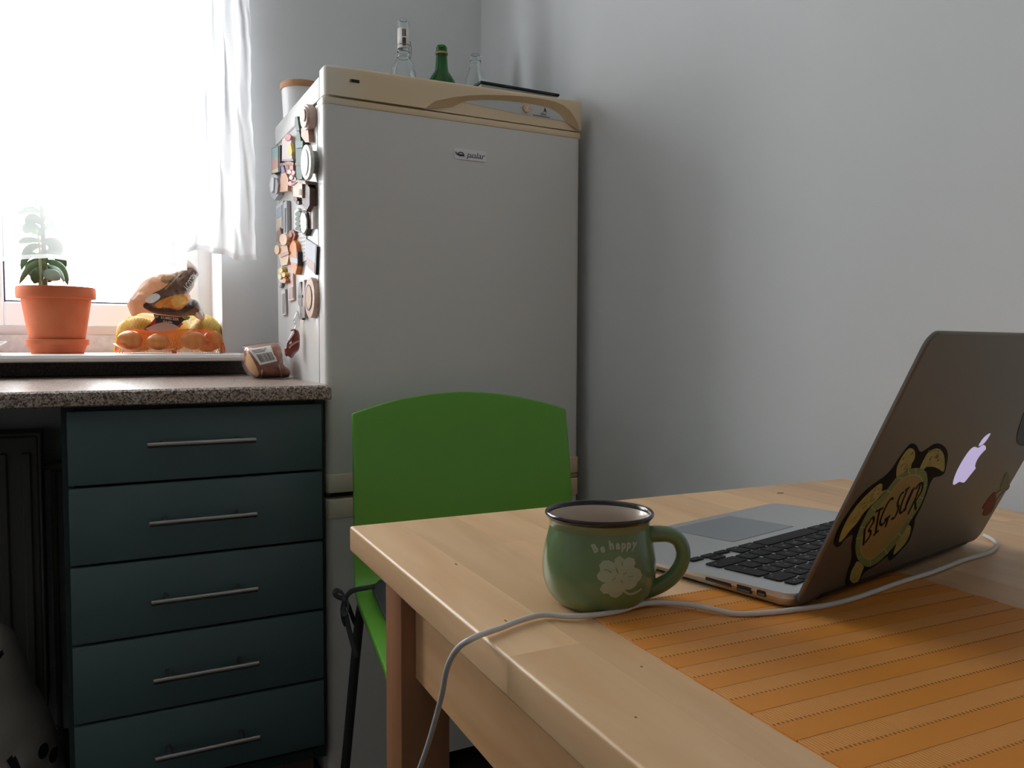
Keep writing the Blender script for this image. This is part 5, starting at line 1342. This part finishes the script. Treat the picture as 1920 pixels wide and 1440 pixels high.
for st in (((285, 1000), (292, 920), (300, 850), (335, 790), (375, 738), (380, 780), (335, 858), (352, 870), (345, 915), (300, 978)), ((395, 690), (430, 672), (468, 655)), ((436, 675), (418, 760), (398, 890)), ((375, 912), (400, 888), (428, 862)),
           ((562, 570), (540, 570), (500, 630), (460, 720), (440, 785), (452, 812), (480, 790), (520, 735)), ((480, 765), (535, 725)), ((518, 735), (490, 830)), ((660, 510), (640, 520), (612, 580), (604, 625), (612, 650), (590, 715), (565, 752), (548, 748)),
           ((672, 490), (715, 462)), ((700, 470), (650, 590), (625, 680), (640, 698), (675, 650), (720, 550), (758, 460)), ((745, 475), (690, 600), (672, 680)), ((818, 425), (780, 540), (735, 640), (700, 712)), ((770, 480), (800, 435), (835, 425), (828, 490), (790, 560), (770, 585)), ((770, 585), (768, 640), (775, 670))):
    ribbon(b, [(p.x, p.y) for p in catmull([Z1(*q) + (0,) for q in st], 3)], .0024, .0006, .00075, lfrm)
obj('sticker_lettering', b, blk, tur)
b = B()
for (x, y) in ((740, 148), (658, 195)): plate(b, ell(*Z1(x, y), .0011, .0016, 8), .00045, .00055, lfrm)
rr = random.Random(4)
for k in range(26):
    s = rr.random(); x = 430 - 280 * s + rr.uniform(-18, 40); y = 460 + 300 * s + rr.uniform(-10, 60); plate(b, ell(*Z1(x, y), rr.uniform(.0004, .001), rr.uniform(.0004, .0012), 6), .00045, .00055, lfrm)
for k in range(18): plate(b, ell(*Z1(rr.uniform(880, 990), rr.uniform(115, 215)), .0008, .001, 6), .00045, .00055, lfrm)
for k in range(14): plate(b, ell(*Z1(rr.uniform(640, 700), rr.uniform(250, 325)), .0006, .001, 6), .00045, .00055, lfrm)
obj('skin_spots', b, mat('sticker_spot', S(92, 84, 40), .5), tur)
Z2 = lambda x, y: lpx(1770 + x / 4.8, 740 + y / 4.8)
b = plate(B(), smooth2([Z2(*q) for q in ((80, 800), (90, 811), (110, 800), (140, 783), (160, 790), (185, 785), (230, 730), (268, 682), (285, 660), (278, 645), (290, 600), (320, 550), (360, 505), (375, 490), (372, 462), (355, 453), (335, 460), (310, 478), (290, 473), (270, 470), (240, 490), (200, 540), (150, 620), (110, 700), (88, 760))], 3), -.0002, .00015, lfrm)
plate(b, smooth2([Z2(*q) for q in ((313, 462), (320, 440), (350, 395), (385, 362), (417, 347), (410, 365), (385, 405), (350, 445))], 3), -.0002, .00015, lfrm)
obj('glowing_logo', b, mat('backlit_logo', S(120, 116, 130), .4, emit=S(184, 172, 212), estr=.85), lid, label='softly glowing lavender emblem on the lid')
ch1 = sticker('cherry_sticker', ((460, 875), (465, 930), (460, 980), (420, 1060), (370, 1090), (345, 1080), (360, 1035), (342, 1020), (380, 960), (420, 905)), 0, .0003, mat('cherry_red', S(120, 54, 38), .6, spec=.2), lid, f=Z2)
sticker('cherry_leaf', ((570, 695), (585, 750), (588, 830), (550, 866), (505, 845), (520, 790), (545, 725)), 0, .0003, mat('cherry_leaf_green', S(92, 96, 66), .5), ch1, f=Z2)
b = B()
for st in (((530, 850), (490, 870), (450, 902)), ((540, 868), (505, 900), (465, 950))): ribbon(b, [Z2(*q) for q in st], .0011, 0, .0003, lfrm)
obj('cherry_stalk', b, mat('stalk_brown', S(84, 66, 44), .5), ch1)
c1 = Z2(688, 330); 
sticker('dark_sticker', ((720, 160), (690, 240), (665, 320), (653, 395), (662, 438), (692, 459), (735, 455), (790, 400), (830, 320), (845, 240), (825, 170), (780, 130)), 0, .0004, mat('sticker_slate', S(40, 50, 54), .5), lid, f=Z2)

# ================================================================== mug
MZ = TT + .0003
mcx, mcy = atz(1122, 1141, TT).x, atz(1122, 1141, TT).y
vd = Vector((mcx, mcy, 0)).normalized()
mcx += vd.x * .0180; mcy += vd.y * .0180
mg = thing('mug', 'green glazed mug with dark rim and four-leaf clover print on the table', 'mug', (mcx, mcy, MZ))
dep = (Vector((mcx, mcy, 0)) - O0).dot(CW)
PXM = dep / FPX
HM = .0745
KZ = .88
mprof = [(r * .985, z * .965) for r, z in ((.0300, 0), (.0325, .001), (.0368, .005), (.0412, .012), (.0438, .021), (.0444, .029), (.0438, .038), (.0424, .047), (.0402, .056), (.0386, .0625), (.0390, .0665), (.0408, .0695))]
def mr(z):
    z = max(0, min(.067, z))
    for (ra, za), (rc, zc) in zip(mprof, mprof[1:]):
        if z <= zc: return ra + (rc - ra) * (z - za) / (zc - za)
    return mprof[-1][0]
pp = [(p.x, p.y) for p in catmull([(r, z, 0) for r, z in mprof], 4)]
M_mug = mat('sage_green_glaze', S(112, 134, 90), .18, var=S(102, 125, 82), vscale=25, coat=.3)
body = obj('body', lathe(B(), [(0, .002), (.028, .002)] + pp, (mcx, mcy, MZ), 64), M_mug, mg, True, 60)
obj('inside', lathe(B(), [(.0402, .0671), (.0390, .0671), (.0354, .0605), (.0370, .051), (.0395, .039), (.0395, .026), (.034, .010), (.02, .006), (0, .006)], (mcx, mcy, MZ), 64), mat('cream_glaze', S(206, 190, 174), .2, coat=.3), mg, True, 60)
b = B(); 
lathe(b, [(.0396, .0660), (.0410, .0670), (.0418, .0684), (.0417, .0698), (.0410, .0706), (.0400, .0704), (.0391, .0692), (.0388, .0668)], (mcx, mcy, MZ), 64)
obj('rim', b, mat('dark_brown_rim', S(44, 36, 38), .2, coat=.4), mg, True, 60)
nb = [(mr(z) + .00025, z) for z in (.0600, .0612, .0624, .0636, .0648, .0658)]
obj('neck_band', lathe(B(), nb, (mcx, mcy, MZ), 64), mat('olive_cream_glaze', S(128, 134, 94), .2, coat=.3), mg, True, 60)
hn = Vector((vd.x, vd.y, 0))
def hp(x, y): return atp(x, y, Vector((mcx, mcy, MZ)), hn)
hpts = [hp(*q) for q in ((1205, 1003), (1232, 1001), (1256, 1003), (1273, 1014), (1281, 1036), (1276, 1060), (1262, 1080), (1243, 1094), (1222, 1103), (1205, 1108))]
hc = catmull(hpts, 4); nh = len(hc)
obj('handle', tube(B(), hc, [(.0056 + .0012 * abs(2 * i / (nh - 1) - 1) ** 2, .0066 + .0012 * abs(2 * i / (nh - 1) - 1) ** 2) for i in range(nh)], 16), M_mug, mg, True)
a0 = math.atan2(-vd.y, -vd.x)
def onmug(px, py, off=.00035):
    """from the photograph's frame onto the glaze (around the axis)"""
    x = (px - 1122.5) * PXM
    z = atp(px, py, Vector((mcx, mcy, MZ)) - hn * .041, hn).z - MZ
    r = mr(z) + off
    s = max(-.97, min(.97, x * .965 / r))
    a = a0 + math.asin(s)
    return Vector((mcx + r * math.cos(a), mcy + r * math.sin(a), MZ + z))
def mugpatch(pts, off=.00035, step=2.2):
    vs, fs = triangulate_outline(pts, step, .1); b = B(); V = [b.verts.new(onmug(v.x, v.y, off)) for v in vs]
    for f in fs:
        try: b.faces.new([V[i] for i in f])
        except ValueError: pass
    return b
Z3 = lambda x, y: (1090 + x / 10.285, 1000 + y / 10.285)
M_prn = mat('pale_print', S(166, 174, 148), .4)
clo = [Z3(*q) for q in ((690, 800), (655, 690), (600, 600), (610, 500), (690, 440), (750, 490), (775, 520), (860, 490), (950, 530), (980, 620), (950, 690), (1000, 725), (1060, 770), (1100, 880), (1070, 960), (1010, 1000), (990, 1060), (900, 1115), (800, 1100), (775, 1120), (740, 1190), (640, 1255), (540, 1210), (505, 1150), (420, 1150), (355, 1060), (390, 970), (460, 925), (400, 920), (320, 860), (300, 780), (360, 700), (340, 600), (400, 520), (500, 510), (590, 560), (640, 690))]
cl = obj('clover_print', mugpatch(clo), M_prn, mg, True)
b = B()
def mstroke(pts, w, off):
    q = [(p.x, p.y) for p in catmull([Z3(*p) + (0,) for p in pts], 4)]; L, R = [], []
    for i, p in enumerate(q):
        a = Vector(q[max(0, i - 1)]); c_ = Vector(q[min(len(q) - 1, i + 1)]); d = (c_ - a).normalized(); nrm = Vector((-d.y, d.x)) * w / 2
        L.append(b.verts.new(onmug(p[0] + nrm.x, p[1] + nrm.y, off))); R.append(b.verts.new(onmug(p[0] - nrm.x, p[1] - nrm.y, off)))
    for i in range(len(q) - 1): b.faces.new((L[i], R[i], R[i + 1], L[i + 1]))
for st in (((420, 680), (500, 700), (555, 750)), ((635, 660), (660, 755)), ((735, 560), (745, 640)), ((755, 805), (825, 765)), ((840, 858), (950, 856)), ((725, 890), (750, 965)), ((565, 888), (630, 850))): mstroke(st, 1.4, .0006)
obj('clover_veins', b, mat('vein_green', S(104, 132, 92), .3), cl)
b = B(); mstroke(((770, 1110), (830, 1180), (920, 1215), (1020, 1195), (1095, 1150)), 4.5, .00035)
obj('clover_stalk', b, M_prn, cl)
b = B()
def arcword(s, cx_, cy_, size, rot, sx=.8):
    ca, sa = math.cos(rot), math.sin(rot)
    text(b, s, size, lambda x, y: onmug(cx_ + x * ca + y * sa, cy_ + x * sa - y * ca), sx=sx, bold=.055)
for ch_, x, y, rot in (('B', 265, 300, -.42), ('e', 395, 300, -.2), ('h', 550, 245, -.15), ('a', 665, 250, -.04), ('p', 765, 262, .02), ('p', 860, 265, .08), ('y', 960, 275, .16)):
    q = Z3(x, y); arcword(ch_, q[0], q[1], 21, rot, .74)
obj('mug_lettering', b, M_prn, mg)

# ================================================================== charging cable
zc_ = TT + .0030
pt = [atz(x, y, zc_) for x, y in ((1846, 1004), (1862, 1012), (1869, 1022), (1858, 1034), (1835, 1042), (1800, 1052), (1750, 1072), (1690, 1091), (1620, 1116), (1560, 1133), (1500, 1142), (1440, 1149), (1380, 1151), (1330, 1145), (1285, 1137), (1240, 1134), (1200, 1137), (1160, 1146), (1115, 1153), (1070, 1156), (1020, 1153), (980, 1162), (940, 1177))]
for i in (13, 14, 15, 16): pt[i] = pt[i] + Vector((0, 0, .0015))
pt += [atz(906, 1190, zc_) + Vector((0, 0, .0005)), atx(884, 1198, .216), atx(862, 1212, .211), atx(846, 1234, .210), atx(836, 1262, .211), atx(829, 1300, .213), atx(816, 1350, .216), atx(803, 1395, .22), atx(787, 1440, .225), atx(770, 1480, .24)]
pt += [atx(752, 1540, .24), atx(738, 1640, .236), Vector((.21, .64, .12)), Vector((.20, .60, .02)), Vector((.18, .54, .0035)), Vector((.10, .45, .0035))]
obj('charging_cable', tube(B(), catmull(pt, 6), .00205, 10), mat('white_cable', S(214, 212, 210), .45), None, True, label='thin white charging cable running past the mug and over the table edge', cat='cable')
